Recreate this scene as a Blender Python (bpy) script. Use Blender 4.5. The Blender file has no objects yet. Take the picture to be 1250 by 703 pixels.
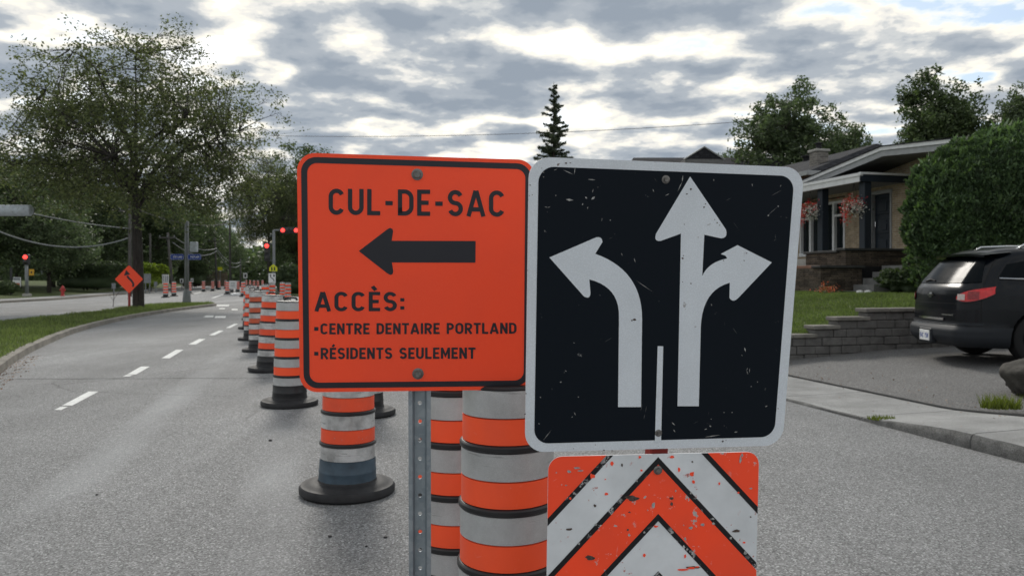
import bpy, bmesh, math, random
import numpy as np
from mathutils import Vector, Matrix, noise as mnoise

rnd = random.Random(7)
RNG = np.random.default_rng(11)
scene = bpy.context.scene
col = scene.collection
PI = math.pi
R = math.radians

# ------------------------------------------------------------------ camera
F, CX, HOR, ZC = 940.0, 625.0, 340.0, 1.5          # focal length and horizon of the photograph (1250 px wide)
cam_d = bpy.data.cameras.new('camera')
cam = bpy.data.objects.new('camera', cam_d)
col.objects.link(cam)
cam.location = (0, 0, ZC)
cam.rotation_euler = (R(90), 0, 0)
cam_d.sensor_width = 36.0
cam_d.lens = 36.0 * F / 1250.0
cam_d.shift_y = -(351.5 - HOR) / 1250.0
cam_d.clip_start = 0.05
cam_d.clip_end = 3000
cam_d.dof.use_dof = True
cam_d.dof.focus_distance = 2.45
cam_d.dof.aperture_fstop = 7.0
scene.camera = cam

# ------------------------------------------------------------------ sky, sun, exposure
SUN_EL, SUN_AZ = R(38), R(-14)                     # azimuth measured from +Y towards +X
sun_dir = Vector((math.sin(SUN_AZ) * math.cos(SUN_EL), math.cos(SUN_AZ) * math.cos(SUN_EL), math.sin(SUN_EL)))
world = bpy.data.worlds.new('World')
scene.world = world
world.use_nodes = True
wt = world.node_tree
wt.nodes.clear()
def wn(t, **k):
    n = wt.nodes.new(t)
    for a, b in k.items(): setattr(n, a, b)
    return n
def wl(a, b): wt.links.new(a, b)
def wmath(op, a, b=None, clamp=False):
    n = wn('ShaderNodeMath', operation=op, use_clamp=clamp)
    for i, v in enumerate((a, b)):
        if v is None: continue
        if isinstance(v, (int, float)): n.inputs[i].default_value = v
        else: wl(v, n.inputs[i])
    return n.outputs[0]
w_out = wn('ShaderNodeOutputWorld'); w_bg = wn('ShaderNodeBackground')
w_bg.inputs['Strength'].default_value = 0.1
sky = wn('ShaderNodeTexSky', sky_type='NISHITA', sun_disc=False)
sky.sun_elevation = SUN_EL
sky.sun_rotation = SUN_AZ
sky.air_density = 1.0; sky.dust_density = 2.0
tc = wn('ShaderNodeTexCoord')
sep = wn('ShaderNodeSeparateXYZ'); wl(tc.outputs['Generated'], sep.inputs[0])
zz = wmath('ADD', wmath('MAXIMUM', sep.outputs[2], 0.0), 0.15)
cmb = wn('ShaderNodeCombineXYZ')
wl(wmath('DIVIDE', sep.outputs[0], zz), cmb.inputs[0]); wl(wmath('DIVIDE', sep.outputs[1], zz), cmb.inputs[1])
def wnoise(scale, detail, rough, dist, off):
    mp = wn('ShaderNodeMapping'); mp.inputs['Location'].default_value = off
    wl(cmb.outputs[0], mp.inputs[0])
    n = wn('ShaderNodeTexNoise'); n.inputs['Scale'].default_value = scale; n.inputs['Detail'].default_value = detail
    n.inputs['Roughness'].default_value = rough; n.inputs['Distortion'].default_value = dist
    wl(mp.outputs[0], n.inputs['Vector']); return n.outputs[0]
n_big = wnoise(1.1, 2, 0.5, 0.2, (3.1, 1.7, 0))
n_mid = wnoise(4.2, 6, 0.50, 0.15, (7.3, 2.2, 0))
n_fin = wnoise(11, 5, 0.58, 0.2, (1.3, 9.2, 4))
dens = wmath('ADD', wmath('MULTIPLY', n_big, 0.30), wmath('ADD', wmath('MULTIPLY', n_mid, 0.66), wmath('MULTIPLY', n_fin, 0.26)))
# puffy cells broken up by noise
mpv = wn('ShaderNodeMapping'); mpv.inputs['Scale'].default_value = (.62, 1.0, 1.0); mpv.inputs['Location'].default_value = (2.4, .9, 0); wl(cmb.outputs[0], mpv.inputs[0])
nd = wn('ShaderNodeTexNoise'); nd.inputs['Scale'].default_value = 2.6; nd.inputs['Detail'].default_value = 5; wl(cmb.outputs[0], nd.inputs['Vector'])
dsp = wn('ShaderNodeVectorMath', operation='MULTIPLY_ADD'); wl(nd.outputs[1], dsp.inputs[0]); dsp.inputs[1].default_value = (.42, .42, 0); wl(mpv.outputs[0], dsp.inputs[2])
vr = wn('ShaderNodeTexVoronoi', feature='SMOOTH_F1'); vr.inputs['Scale'].default_value = 4.3; vr.inputs['Smoothness'].default_value = .55; vr.voronoi_dimensions = '2D'; wl(dsp.outputs[0], vr.inputs['Vector'])
puff = wmath('MULTIPLY', wmath('SUBTRACT', 0.36, vr.outputs[0]), 0.42)
dens = wmath('ADD', wmath('SUBTRACT', dens, 0.070), puff)
ramp = wn('ShaderNodeValToRGB'); wl(dens, ramp.inputs[0])
cr = ramp.color_ramp; cr.interpolation = 'EASE'
stops = [(0.35, (.44, .55, .62)), (0.39, (.64, .68, .69)), (0.44, (.72, .69, .61)), (0.48, (.60, .59, .56)), (0.515, (.44, .455, .46)), (0.57, (.30, .33, .365)), (0.70, (.215, .25, .295))]
cr.elements[0].position = stops[0][0]; cr.elements[0].color = (*stops[0][1], 1)
cr.elements[1].position = stops[-1][0]; cr.elements[1].color = (*stops[-1][1], 1)
for p_, c_ in stops[1:-1]:
    e = cr.elements.new(p_); e.color = (*c_, 1)
cloud = wn('ShaderNodeVectorMath', operation='SCALE'); wl(ramp.outputs[0], cloud.inputs[0]); cloud.inputs['Scale'].default_value = 9.6
cover = wn('ShaderNodeMapRange'); wl(dens, cover.inputs[0])
cover.inputs[1].default_value = 0.33; cover.inputs[2].default_value = 0.43; cover.inputs[3].default_value = 0.25; cover.inputs[4].default_value = 1.0
mixw = wn('ShaderNodeMix', data_type='RGBA')
wl(cover.outputs[0], mixw.inputs[0]); wl(sky.outputs[0], mixw.inputs[6]); wl(cloud.outputs[0], mixw.inputs[7])
wl(mixw.outputs[2], w_bg.inputs[0]); wl(w_bg.outputs[0], w_out.inputs[0])

sun_l = bpy.data.lights.new('sun', 'SUN'); sun_l.energy = 1.5; sun_l.angle = R(14); sun_l.color = (1, .95, .87)
sun = bpy.data.objects.new('sun', sun_l); col.objects.link(sun)
sun.rotation_euler = sun_dir.to_track_quat('Z', 'Y').to_euler()
vs = scene.view_settings
vs.view_transform = 'Standard'; vs.look = 'None'; vs.exposure = 0.64; vs.gamma = 1.0; vs.use_curve_mapping = False

# ------------------------------------------------------------------ small helpers
def at(u, v, Y):                                    # a point at depth Y that the photo shows at (u, v)
    return Vector(((u - CX) / F * Y, Y, ZC - (v - HOR) / F * Y))
def ground(u, v, z=0.0):
    return at(u, v, (ZC - z) * F / (v - HOR))
CA, SA = math.cos(R(14)), math.sin(R(14))           # the road runs 14 degrees to the left of the view
def road(t, s, z=0.0): return Vector((CA * t - SA * s, SA * t + CA * s, z))
def to_ts(p): return (CA * p[0] + SA * p[1], -SA * p[0] + CA * p[1])

class MB:
    def __init__(self): self.v = []; self.f = []
    def add(self, vs_, fs_):
        n = len(self.v); self.v += [tuple(p) for p in vs_]; self.f += [tuple(i + n for i in f) for f in fs_]; return self
    def box(self, x0, x1, y0, y1, z0, z1):
        return self.add([(x0,y0,z0),(x1,y0,z0),(x1,y1,z0),(x0,y1,z0),(x0,y0,z1),(x1,y0,z1),(x1,y1,z1),(x0,y1,z1)],
                        [(0,3,2,1),(4,5,6,7),(0,1,5,4),(1,2,6,5),(2,3,7,6),(3,0,4,7)])
    def cbox(self, c, sx, sy, sz): return self.box(c[0]-sx/2, c[0]+sx/2, c[1]-sy/2, c[1]+sy/2, c[2]-sz/2, c[2]+sz/2)
    def bbox(self, x0, x1, y0, y1, z0, z1, b=0.01):      # box with chamfered edges
        vs_, fs_ = [], []
        X, Y, Z = (x0, x1), (y0, y1), (z0, z1)
        idx = {}
        for i in (0, 1):
            for j in (0, 1):
                for k in (0, 1):
                    sx, sy, sz = (b if i == 0 else -b), (b if j == 0 else -b), (b if k == 0 else -b)
                    for a, p in enumerate(((X[i], Y[j]+sy, Z[k]+sz), (X[i]+sx, Y[j], Z[k]+sz), (X[i]+sx, Y[j]+sy, Z[k]))):
                        idx[(i, j, k, a)] = len(vs_); vs_.append(p)
        g = lambda i, j, k, a: idx[(i, j, k, a)]
        fs_ += [(g(0,0,0,0), g(0,0,1,0), g(0,1,1,0), g(0,1,0,0)), (g(1,0,0,0), g(1,1,0,0), g(1,1,1,0), g(1,0,1,0))]
        fs_ += [(g(0,0,0,1), g(1,0,0,1), g(1,0,1,1), g(0,0,1,1)), (g(0,1,0,1), g(0,1,1,1), g(1,1,1,1), g(1,1,0,1))]
        fs_ += [(g(0,0,0,2), g(0,1,0,2), g(1,1,0,2), g(1,0,0,2)), (g(0,0,1,2), g(1,0,1,2), g(1,1,1,2), g(0,1,1,2))]
        for i in (0, 1):
            for j in (0, 1): fs_.append((g(i,j,0,0), g(i,j,0,1), g(i,j,1,1), g(i,j,1,0)))
        for i in (0, 1):
            for k in (0, 1): fs_.append((g(i,0,k,0), g(i,0,k,2), g(i,1,k,2), g(i,1,k,0)))
        for j in (0, 1):
            for k in (0, 1): fs_.append((g(0,j,k,1), g(0,j,k,2), g(1,j,k,2), g(1,j,k,1)))
        for i in (0, 1):
            for j in (0, 1):
                for k in (0, 1): fs_.append((g(i,j,k,0), g(i,j,k,1), g(i,j,k,2)))
        return self.add(vs_, fs_)
    def lathe(self, prof, seg=32, c=(0, 0), cap=False):
        vs_ = [(c[0] + r * math.cos(2*PI*i/seg), c[1] + r * math.sin(2*PI*i/seg), z) for (r, z) in prof for i in range(seg)]
        fs_ = [(j*seg+i, j*seg+(i+1) % seg, (j+1)*seg+(i+1) % seg, (j+1)*seg+i) for j in range(len(prof)-1) for i in range(seg)]
        if cap: fs_ += [tuple(range(seg))[::-1], tuple(range((len(prof)-1)*seg, len(prof)*seg))]
        return self.add(vs_, fs_)
    def tube(self, pts, rad, seg=8, cap=True):
        pts = [Vector(p) for p in pts]; n = len(pts)
        if not hasattr(rad, '__len__'): rad = [rad] * n
        vs_, fs_ = [], []
        up = Vector((0.13, 0.21, 0.97)).normalized()
        for i, p in enumerate(pts):
            d = (pts[min(i+1, n-1)] - pts[max(i-1, 0)]).normalized()
            a = d.cross(up)
            if a.length < 0.15: a = d.cross(Vector((1, 0.1, 0)))
            a.normalize(); b = a.cross(d)
            for k in range(seg):
                th = 2*PI*k/seg
                vs_.append(p + (a * math.cos(th) + b * math.sin(th)) * rad[i])
        for i in range(n-1):
            for k in range(seg): fs_.append((i*seg+k, i*seg+(k+1) % seg, (i+1)*seg+(k+1) % seg, (i+1)*seg+k))
        if cap: fs_ += [tuple(range(seg))[::-1], tuple(range((n-1)*seg, n*seg))]
        return self.add(vs_, fs_)
    def prism(self, poly, d0, d1, f):                    # poly: 2D points, f(a, b, depth) -> 3D
        n = len(poly)
        vs_ = [f(a, b, d0) for a, b in poly] + [f(a, b, d1) for a, b in poly]
        return self.add(vs_, [tuple(range(n))[::-1], tuple(range(n, 2*n))] + [(i, (i+1) % n, n+(i+1) % n, n+i) for i in range(n)])
    def sheet(self, poly, f=None):
        vs_ = [f(*p) if f else p for p in poly]
        return self.add(vs_, [tuple(range(len(poly)))])
    def grid(self, fn, nu, nv):
        vs_ = [fn(i/nu, j/nv) for j in range(nv+1) for i in range(nu+1)]
        return self.add(vs_, [(j*(nu+1)+i, j*(nu+1)+i+1, (j+1)*(nu+1)+i+1, (j+1)*(nu+1)+i) for j in range(nv) for i in range(nu)])
    def mesh(self, name, m=None, smooth=False, fix=True):
        me = bpy.data.meshes.new(name); me.from_pydata(self.v, [], self.f)
        if fix:
            bm = bmesh.new(); bm.from_mesh(me); bmesh.ops.recalc_face_normals(bm, faces=bm.faces); bm.to_mesh(me); bm.free()
        if m: me.materials.append(m)
        if smooth: shade(me, smooth)
        me.update(); return me
    def build(self, name, m, parent=None, smooth=False, off=None, fix=True):
        if off is not None: self.v = [(p[0]-off[0], p[1]-off[1], p[2]-off[2]) for p in self.v]
        o = bpy.data.objects.new(name, self.mesh(name, m, smooth, fix)); col.objects.link(o)
        if parent: o.parent = parent
        return o
def shade(me, ang=True):
    me.polygons.foreach_set('use_smooth', [True] * len(me.polygons))
    if ang is not True:
        bm = bmesh.new(); bm.from_mesh(me)
        for e in bm.edges:
            if len(e.link_faces) == 2 and e.calc_face_angle(0) > R(ang): e.smooth = False
        bm.to_mesh(me); bm.free()
def tag(o, label=None, cat=None, group=None, kind=None):
    if label: o['label'] = label
    if cat: o['category'] = cat
    if group: o['group'] = group
    if kind: o['kind'] = kind
    return o
def thing(name, label, cat, loc=(0, 0, 0), rz=0, group=None):
    o = bpy.data.objects.new(name, None); col.objects.link(o); o.location = loc; o.rotation_euler = (0, 0, rz)
    o.empty_display_size = 0.2
    return tag(o, label, cat, group)
def struct(o): o['kind'] = 'structure'; return o
def quads_obj(name, co, m, parent=None, n=4):            # many small faces as one mesh (co: N x n x 3)
    N = len(co); me = bpy.data.meshes.new(name)
    me.vertices.add(N*n); me.vertices.foreach_set('co', np.ascontiguousarray(co, dtype=np.float32).ravel())
    me.loops.add(N*n); me.loops.foreach_set('vertex_index', np.arange(N*n, dtype=np.int32))
    me.polygons.add(N); me.polygons.foreach_set('loop_start', np.arange(0, N*n, n, dtype=np.int32))
    me.update(calc_edges=True); me.materials.append(m)
    o = bpy.data.objects.new(name, me); col.objects.link(o)
    if parent: o.parent = parent
    return o
def copy_tree(o, parent=None):
    c = o.copy(); col.objects.link(c); c.parent = parent
    for ch in o.children: copy_tree(ch, c)
    return c
def catmull(pts, n=6, closed=False):
    P = [Vector(p) for p in pts]; out = []; m = len(P)
    for i in range(m if closed else m-1):
        p0, p1, p2, p3 = (P[(i-1) % m], P[i], P[(i+1) % m], P[(i+2) % m]) if closed else (P[max(i-1, 0)], P[i], P[i+1], P[min(i+2, m-1)])
        for k in range(n):
            t = k/n
            out.append(0.5*((2*p1)+(p2-p0)*t+(2*p0-5*p1+4*p2-p3)*t*t+(3*p1-p0-3*p2+p3)*t**3))
    if not closed: out.append(P[-1])
    return out
def smooth01(x): x = max(0, min(1, x)); return x*x*(3-2*x)

# ------------------------------------------------------------------ materials
class NT:
    def __init__(self, name):
        self.m = bpy.data.materials.new(name); self.m.use_nodes = True; self.t = self.m.node_tree
        self.b = self.t.nodes['Principled BSDF']; self.out = self.t.nodes['Material Output']
        self.tc = self.t.nodes.new('ShaderNodeTexCoord')
    def n(self, ty, **k):
        x = self.t.nodes.new(ty)
        for a, b in k.items(): setattr(x, a, b)
        return x
    def l(self, a, b): self.t.links.new(a, b)
    def inp(self, s, v):
        if isinstance(v, (int, float)): s.default_value = v
        elif isinstance(v, tuple): s.default_value = (*v, 1) if len(v) == 3 and len(s.default_value) == 4 else v
        else: self.l(v, s)
    def math(self, op, a, b=0.0, clamp=False):
        x = self.n('ShaderNodeMath', operation=op, use_clamp=clamp); self.inp(x.inputs[0], a); self.inp(x.inputs[1], b); return x.outputs[0]
    def coords(self, scale=(1, 1, 1), loc=(0, 0, 0), rot=(0, 0, 0), src='Object'):
        x = self.n('ShaderNodeMapping'); self.l(self.tc.outputs[src], x.inputs[0])
        x.inputs['Scale'].default_value = scale; x.inputs['Location'].default_value = loc; x.inputs['Rotation'].default_value = rot
        return x.outputs[0]
    def noise(self, scale, detail=3, rough=.55, vec=None, dist=0.0, col_=False):
        x = self.n('ShaderNodeTexNoise'); x.inputs['Scale'].default_value = scale; x.inputs['Detail'].default_value = detail
        x.inputs['Roughness'].default_value = rough; x.inputs['Distortion'].default_value = dist
        self.l(vec if vec is not None else self.tc.outputs['Object'], x.inputs['Vector']); return x.outputs[1 if col_ else 0]
    def vor(self, scale, vec=None, feature='F1', out=0):
        x = self.n('ShaderNodeTexVoronoi', feature=feature); x.inputs['Scale'].default_value = scale
        self.l(vec if vec is not None else self.tc.outputs['Object'], x.inputs['Vector']); return x.outputs[out]
    def ramp(self, fac, stops, interp='LINEAR'):
        x = self.n('ShaderNodeValToRGB'); self.l(fac, x.inputs[0]); r = x.color_ramp; r.interpolation = interp
        f3 = lambda c: (c, c, c, 1) if isinstance(c, (int, float)) else (*c, 1)
        r.elements[0].position = stops[0][0]; r.elements[0].color = f3(stops[0][1])
        r.elements[1].position = stops[-1][0]; r.elements[1].color = f3(stops[-1][1])
        for p, c in stops[1:-1]: r.elements.new(p).color = f3(c)
        return x.outputs[0]
    def mix(self, fac, a, b, mode='MIX'):
        x = self.n('ShaderNodeMix', data_type='RGBA', blend_type=mode); self.inp(x.inputs[0], fac); self.inp(x.inputs[6], a); self.inp(x.inputs[7], b); return x.outputs[2]
    def bump(self, h, strength=.3, dist=.01):
        x = self.n('ShaderNodeBump'); x.inputs['Strength'].default_value = strength; x.inputs['Distance'].default_value = dist
        self.l(h, x.inputs['Height']); self.l(x.outputs[0], self.b.inputs['Normal'])
    def set(self, color=None, rough=.6, spec=.4, metal=0.0):
        if color is not None: self.inp(self.b.inputs['Base Color'], color)
        self.inp(self.b.inputs['Roughness'], rough); self.inp(self.b.inputs['Specular IOR Level'], spec); self.inp(self.b.inputs['Metallic'], metal)
        return self.m
def simple(name, c, rough=.6, spec=.4, metal=0., var=.15, scale=6., bump=0.0, bscale=60.):
    n = NT(name)
    f = n.noise(scale, 4)
    lo = tuple(x*(1-var) for x in c); hi = tuple(x*(1+var) for x in c)
    cc = n.ramp(f, [(.3, lo), (.7, hi)])
    if bump: n.bump(n.noise(bscale, 3), bump, .004)
    return n.set(cc, rough, spec, metal)
def painted(name, c, wear=(.5, .5, .5), amount=.5, dirt=.3, rough=.45, spec=.5, scr=1.0, hexa=0.0, seed=0.0):
    # paint or sheeting on a sign: small chips, thin scratches and grime
    n = NT(name)
    v = n.coords(loc=(seed, seed*2, 0))
    base = n.mix(n.math('MULTIPLY', n.ramp(n.noise(5, 5, .6, v), [(.35, 0.), (.75, 1.)]), dirt), c, tuple(x*.55+.03 for x in c))
    if hexa:
        h = n.ramp(n.vor(260, v), [(.2, 1.0), (.5, 1-hexa)])
        base = n.mix(1.0, base, h, 'MULTIPLY')
    chips = n.math('MULTIPLY', n.ramp(n.noise(38, 4, .65, v), [(.69-.06*amount, 0.), (.715-.06*amount, 1.)]), n.ramp(n.noise(6.5, 2, .5, n.coords(loc=(3+seed, 1, 5))), [(.50, 0.), (.6, 1.)]))
    sc = None
    for k, (rx, sx) in enumerate(((.5, 1.), (-.9, 1.), (1.4, 1.))):
        r1 = n.coords(rot=(0, rx, 0), loc=(seed+k, k, 0))
        m2 = n.n('ShaderNodeMapping'); n.l(r1, m2.inputs[0]); m2.inputs['Scale'].default_value = (9, 9, 210)
        s1 = n.ramp(n.noise(1.0, 2, .5, m2.outputs[0]), [(.715-.012*scr, 0.), (.735-.012*scr, 1.)])
        s1 = n.math('MULTIPLY', s1, n.ramp(n.noise(11, 2, .6, n.coords(loc=(seed*3+k*5, 2, 1))), [(.58, 0.), (.62, 1.)]))
        sc = s1 if sc is None else n.math('MAXIMUM', sc, s1)
    msk = n.math('MAXIMUM', n.math('MULTIPLY', chips, min(1, amount*2)), n.math('MULTIPLY', sc, .55*scr), clamp=True)
    cc = n.mix(msk, base, wear)
    rg = n.math('ADD', rough, n.math('MULTIPLY', n.noise(12, 4, .6, v), .15))
    n.bump(n.noise(9, 3), .05, .01)
    return n.set(cc, rg, spec)

def asphalt(name, c0=.10, c1=.36, track=True, tint=(1, 1.0, 1.0)):
    n = NT(name)
    rv = n.coords(rot=(0, 0, -R(14)))
    cell = n.vor(108, out=1)
    bw = n.n('ShaderNodeRGBToBW'); n.l(cell, bw.inputs[0])
    g = n.ramp(bw.outputs[0], [(.1, c0*.75), (.42, (c0+c1)/2*.85), (.62, (c0+c1)/2), (.80, c1*1.0), (.95, c1*1.5)])
    fine = n.ramp(n.noise(420, 2, .6), [(.3, .75), (.7, 1.22)])
    g = n.mix(1.0, g, fine, 'MULTIPLY')
    big = n.ramp(n.noise(.45, 5, .6), [(.3, .84), (.7, 1.12)])
    g = n.mix(1.0, g, big, 'MULTIPLY')
    if track:
        st = n.coords(scale=(.62, .035, 1), rot=(0, 0, -R(14)), loc=(2.7, 0, 0))
        g = n.mix(1.0, g, n.ramp(n.noise(1.0, 4, .6, st), [(.3, .82), (.52, 1.0), (.70, 1.28)]), 'MULTIPLY')
        sx = n.n('ShaderNodeSeparateXYZ'); n.l(rv, sx.inputs[0])
        tt = n.math('ADD', sx.outputs[0], n.math('MULTIPLY', n.noise(.35, 2, .5, n.coords(loc=(4, 0, 0))), .25))
        trk = None
        for t0 in (-1.62, -.22):
            d_ = n.math('ABSOLUTE', n.math('SUBTRACT', tt, t0))
            m_ = n.ramp(d_, [(0.0, 1.), (.10, .8), (.30, 0.)], 'EASE'); trk = m_ if trk is None else n.math('MAXIMUM', trk, m_)
        trk = n.math('MULTIPLY', trk, n.ramp(n.noise(.5, 3, .6, n.coords(scale=(1, .35, 1), rot=(0, 0, -R(14)), loc=(1, 7, 0))), [(.38, .0), (.62, .55)]))
        g = n.mix(trk, g, (.40, .405, .41))
        ck = n.vor(.33, n.mix(.25, n.tc.outputs['Object'], n.noise(1.1, 4, .6, None, 0, True)), feature='DISTANCE_TO_EDGE')
        crk = n.math('MULTIPLY', n.ramp(ck, [(0.0, 1.), (.006, 0.)]), n.ramp(n.noise(.3, 2), [(.52, 0.), (.6, .55)]))
        g = n.mix(crk, g, (.045, .045, .045))
        stain = n.ramp(n.noise(1.7, 5, .7, n.coords(loc=(5, 9, 0))), [(.62, 0.), (.72, .22)])
        g = n.mix(stain, g, (.07, .07, .07))
    g = n.mix(1.0, g, tint, 'MULTIPLY')
    n.bump(n.math('ADD', n.vor(108), n.noise(260, 2)), .7, .007)
    return n.set(g, .82, .35)
def concrete(name, c, var=.25, speck=.2, scale=1.5):
    n = NT(name)
    g = n.ramp(n.noise(scale, 6, .65), [(.25, tuple(x*(1-var) for x in c)), (.75, tuple(x*(1+var) for x in c))])
    g = n.mix(1.0, g, n.ramp(n.noise(140, 3, .6), [(.3, 1-speck), (.7, 1+speck)]), 'MULTIPLY')
    n.bump(n.noise(90, 4, .7), .45, .006)
    return n.set(g, .88, .25)
def leaf_mat(name, c, var=.45, trans=.35, rough=.55, tcol=None):
    n = NT(name)
    ge = n.n('ShaderNodeNewGeometry')
    lo = tuple(x*(1-var) for x in c); hi = (c[0]*(1+var*1.2), c[1]*(1+var), c[2]*(1+var*.6))
    cc = n.ramp(ge.outputs['Random Per Island'], [(0, lo), (.6, c), (1, hi)])
    cc = n.mix(1.0, cc, n.ramp(n.noise(.7, 3), [(.3, .75), (.7, 1.2)]), 'MULTIPLY')
    n.set(cc, rough, .35)
    tr = n.n('ShaderNodeBsdfTranslucent')
    n.inp(tr.inputs[0], n.mix(1.0, cc, tcol or (1.5, 1.7, .7), 'MULTIPLY'))
    ms = n.n('ShaderNodeMixShader'); ms.inputs[0].default_value = trans
    n.l(n.b.outputs[0], ms.inputs[1]); n.l(tr.outputs[0], ms.inputs[2]); n.l(ms.outputs[0], n.out.inputs[0])
    return n.m
def bark_mat(name, c):
    n = NT(name)
    v = n.coords(scale=(14, 14, 2.2))
    f = n.noise(1.0, 6, .65, v)
    n.bump(f, .9, .03)
    return n.set(n.ramp(f, [(.3, tuple(x*.45 for x in c)), (.7, tuple(x*1.3 for x in c))]), .9, .2)
def brick_mat(name, c1, c2, mortar, bw=.22, bh=.065, ms=.009, var=.5):
    n = NT(name)
    sp = n.n('ShaderNodeSeparateXYZ'); n.l(n.tc.outputs['Object'], sp.inputs[0])
    cb = n.n('ShaderNodeCombineXYZ'); n.l(n.math('ADD', sp.outputs[0], sp.outputs[1]), cb.inputs[0]); n.l(sp.outputs[2], cb.inputs[1])
    x = n.n('ShaderNodeTexBrick'); n.l(cb.outputs[0], x.inputs['Vector'])
    x.inputs['Scale'].default_value = 1.0; x.inputs['Brick Width'].default_value = bw; x.inputs['Row Height'].default_value = bh
    x.inputs['Mortar Size'].default_value = ms; x.inputs['Mortar Smooth'].default_value = .2; x.inputs['Bias'].default_value = 0
    n.inp(x.inputs['Color1'], c1); n.inp(x.inputs['Color2'], c2); n.inp(x.inputs['Mortar'], mortar)
    cc = n.mix(1.0, x.outputs[0], n.ramp(n.noise(3.5, 5, .65), [(.3, 1-var*.5), (.7, 1+var*.5)]), 'MULTIPLY')
    n.bump(n.math('SUBTRACT', 1.0, x.outputs[1]), .7, .012)
    return n.set(cc, .9, .12)
def emit_mat(name, c, s):
    n = NT(name); n.set(c, .4, .5)
    n.inp(n.b.inputs['Emission Color'], c); n.b.inputs['Emission Strength'].default_value = s
    return n.m

M = {}
M['asphalt'] = asphalt('asphalt', .14, .34, tint=(.985, 1.0, 1.015))
M['drive'] = asphalt('driveway_asphalt', .09, .225, track=False, tint=(1.0, .99, .98))
M['far_road'] = simple('far_road', (.27, .27, .265), .85, .3, var=.1, scale=.6)
M['concrete'] = concrete('concrete', (.36, .35, .325))
M['curb'] = concrete('kerb_concrete', (.22, .205, .18), .4, .35, 2.5)
M['slab'] = concrete('pavement_concrete', (.255, .257, .255), .34, .4, 1.6)
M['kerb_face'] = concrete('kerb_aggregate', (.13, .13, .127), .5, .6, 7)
M['paint'] = painted('road_paint', (.72, .73, .72), (.22, .22, .225), 1.3, .5, .7, .3, scr=0)
M['crack'] = simple('crack_tar', (.05, .05, .05), .8)
M['soil'] = simple('soil', (.10, .075, .05), .95, .1, var=.4, scale=5)
M['grass_ground'] = simple('grass_ground', (.085, .105, .045), .95, .1, var=.4, scale=2.5, bump=.8, bscale=30)
M['lawn_ground'] = simple('lawn_ground', (.075, .095, .038), .95, .1, var=.35, scale=1.5, bump=.8, bscale=40)
M['orange'] = painted('fluorescent_orange', (1.34, .10, .026), (.85, .35, .25), .12, .22, .42, .5, scr=.15, hexa=.12)
M['orange_worn'] = painted('orange_sheeting_worn', (1.32, .095, .024), (.50, .48, .46), 1.35, .5, .45, .5, scr=1.0, seed=4)
M['white_worn'] = painted('white_sheeting_worn', (.86, .89, .92), (.50, .10, .07), 1.2, .6, .45, .5, scr=.6, seed=9)
M['white_ref'] = painted('white_reflective', (.86, .91, .97), (.2, .15, .13), .6, .25, .4, .5, scr=.4, hexa=.10, seed=2)
M['sign_black'] = painted('sign_black', (.0065, .0105, .0165), (.4, .4, .39), .2, .0, .45, .13, scr=.7, seed=6)
M['chev_black'] = painted('chevron_black', (.010, .010, .012), (.62, .62, .62), 2.4, .0, .5, .4, scr=.3, seed=3)
M['ink'] = simple('sign_ink', (.017, .018, .026), .42, .5, var=.1)
def galvanised():
    n = NT('galvanised_steel')
    g = n.mix(.5, n.ramp(n.vor(55, out=1), [(.2, (.27, .32, .36)), (.8, (.42, .47, .50))]), n.ramp(n.noise(8, 5), [(.3, (.24, .29, .33)), (.7, (.45, .49, .52))]))
    return n.set(g, .5, .5, .55)
M['galv'] = galvanised()
M['bolt'] = simple('bolt_steel', (.22, .21, .20), .45, .5, .8, var=.3, scale=90)
M['alu'] = simple('sign_back_metal', (.45, .46, .47), .45, .5, .6)
M['red_steel'] = painted('red_steel_post', (.30, .022, .015), (.1, .06, .05), .8, .4, .5)
def drum_orange(name, c, amount, dirt, seed=0.):
    return painted(name, c, (.45, .42, .4), amount, dirt, .42, .5, scr=.4, seed=seed)
M['d_orange'] = drum_orange('drum_orange', (1.24, .115, .026), .2, .4)
M['d_orange2'] = drum_orange('drum_orange_scuffed', (1.0, .095, .026), .75, .55, 5.)
M['d_orange3'] = drum_orange('drum_orange_faded', (.62, .105, .04), .9, .6, 8.)
def drum_white(name, c, dirt, seed=0.):
    n = NT(name); v = n.coords(loc=(seed, 0, seed))
    g = n.mix(n.ramp(n.noise(6, 5, .65, v), [(.4, 0.), (.75, dirt)]), c, (.16, .155, .15))
    g = n.mix(1.0, g, n.ramp(n.vor(330, v), [(.2, 1.05), (.5, .86)]), 'MULTIPLY')
    sc = n.ramp(n.noise(1., 3, .6, n.coords(scale=(3, 3, 60), rot=(.4, .3, 0), loc=(seed, 1, 2))), [(.66, 0.), (.69, dirt)])
    g = n.mix(sc, g, (.06, .06, .06))
    return n.set(g, n.math('ADD', .24, n.math('MULTIPLY', n.noise(25, 2), .2)), .6, .15)
M['d_white'] = drum_white('drum_white_band', (.60, .61, .615), .35)
M['d_white2'] = drum_white('drum_white_band_scuffed', (.70, .70, .70), .85, 3.)
M['rubber'] = simple('black_rubber', (.022, .022, .024), .62, .35, var=.35, scale=14, bump=.25)
M['d_black'] = simple('drum_black_plastic', (.014, .014, .016), .42, .5, var=.3, scale=9)
M['d_blue'] = simple('drum_bluegrey_plastic', (.055, .085, .115), .5, .4, var=.3, scale=9)
M['pole_grey'] = simple('pole_grey', (.20, .215, .22), .55, .4, .3, var=.15, scale=4)
M['wood_pole'] = bark_mat('pole_wood', (.11, .105, .10))
M['cable'] = simple('cable_grey', (.20, .215, .22), .6, .3)
M['cable_dark'] = simple('cable_dark', (.04, .04, .045), .6, .3)
M['blue'] = simple('street_sign_blue', (.012, .055, .32), .45, .4, var=.05)
M['yellow'] = simple('sign_yellow_green', (.62, .64, .03), .45, .4, var=.05)
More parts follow.
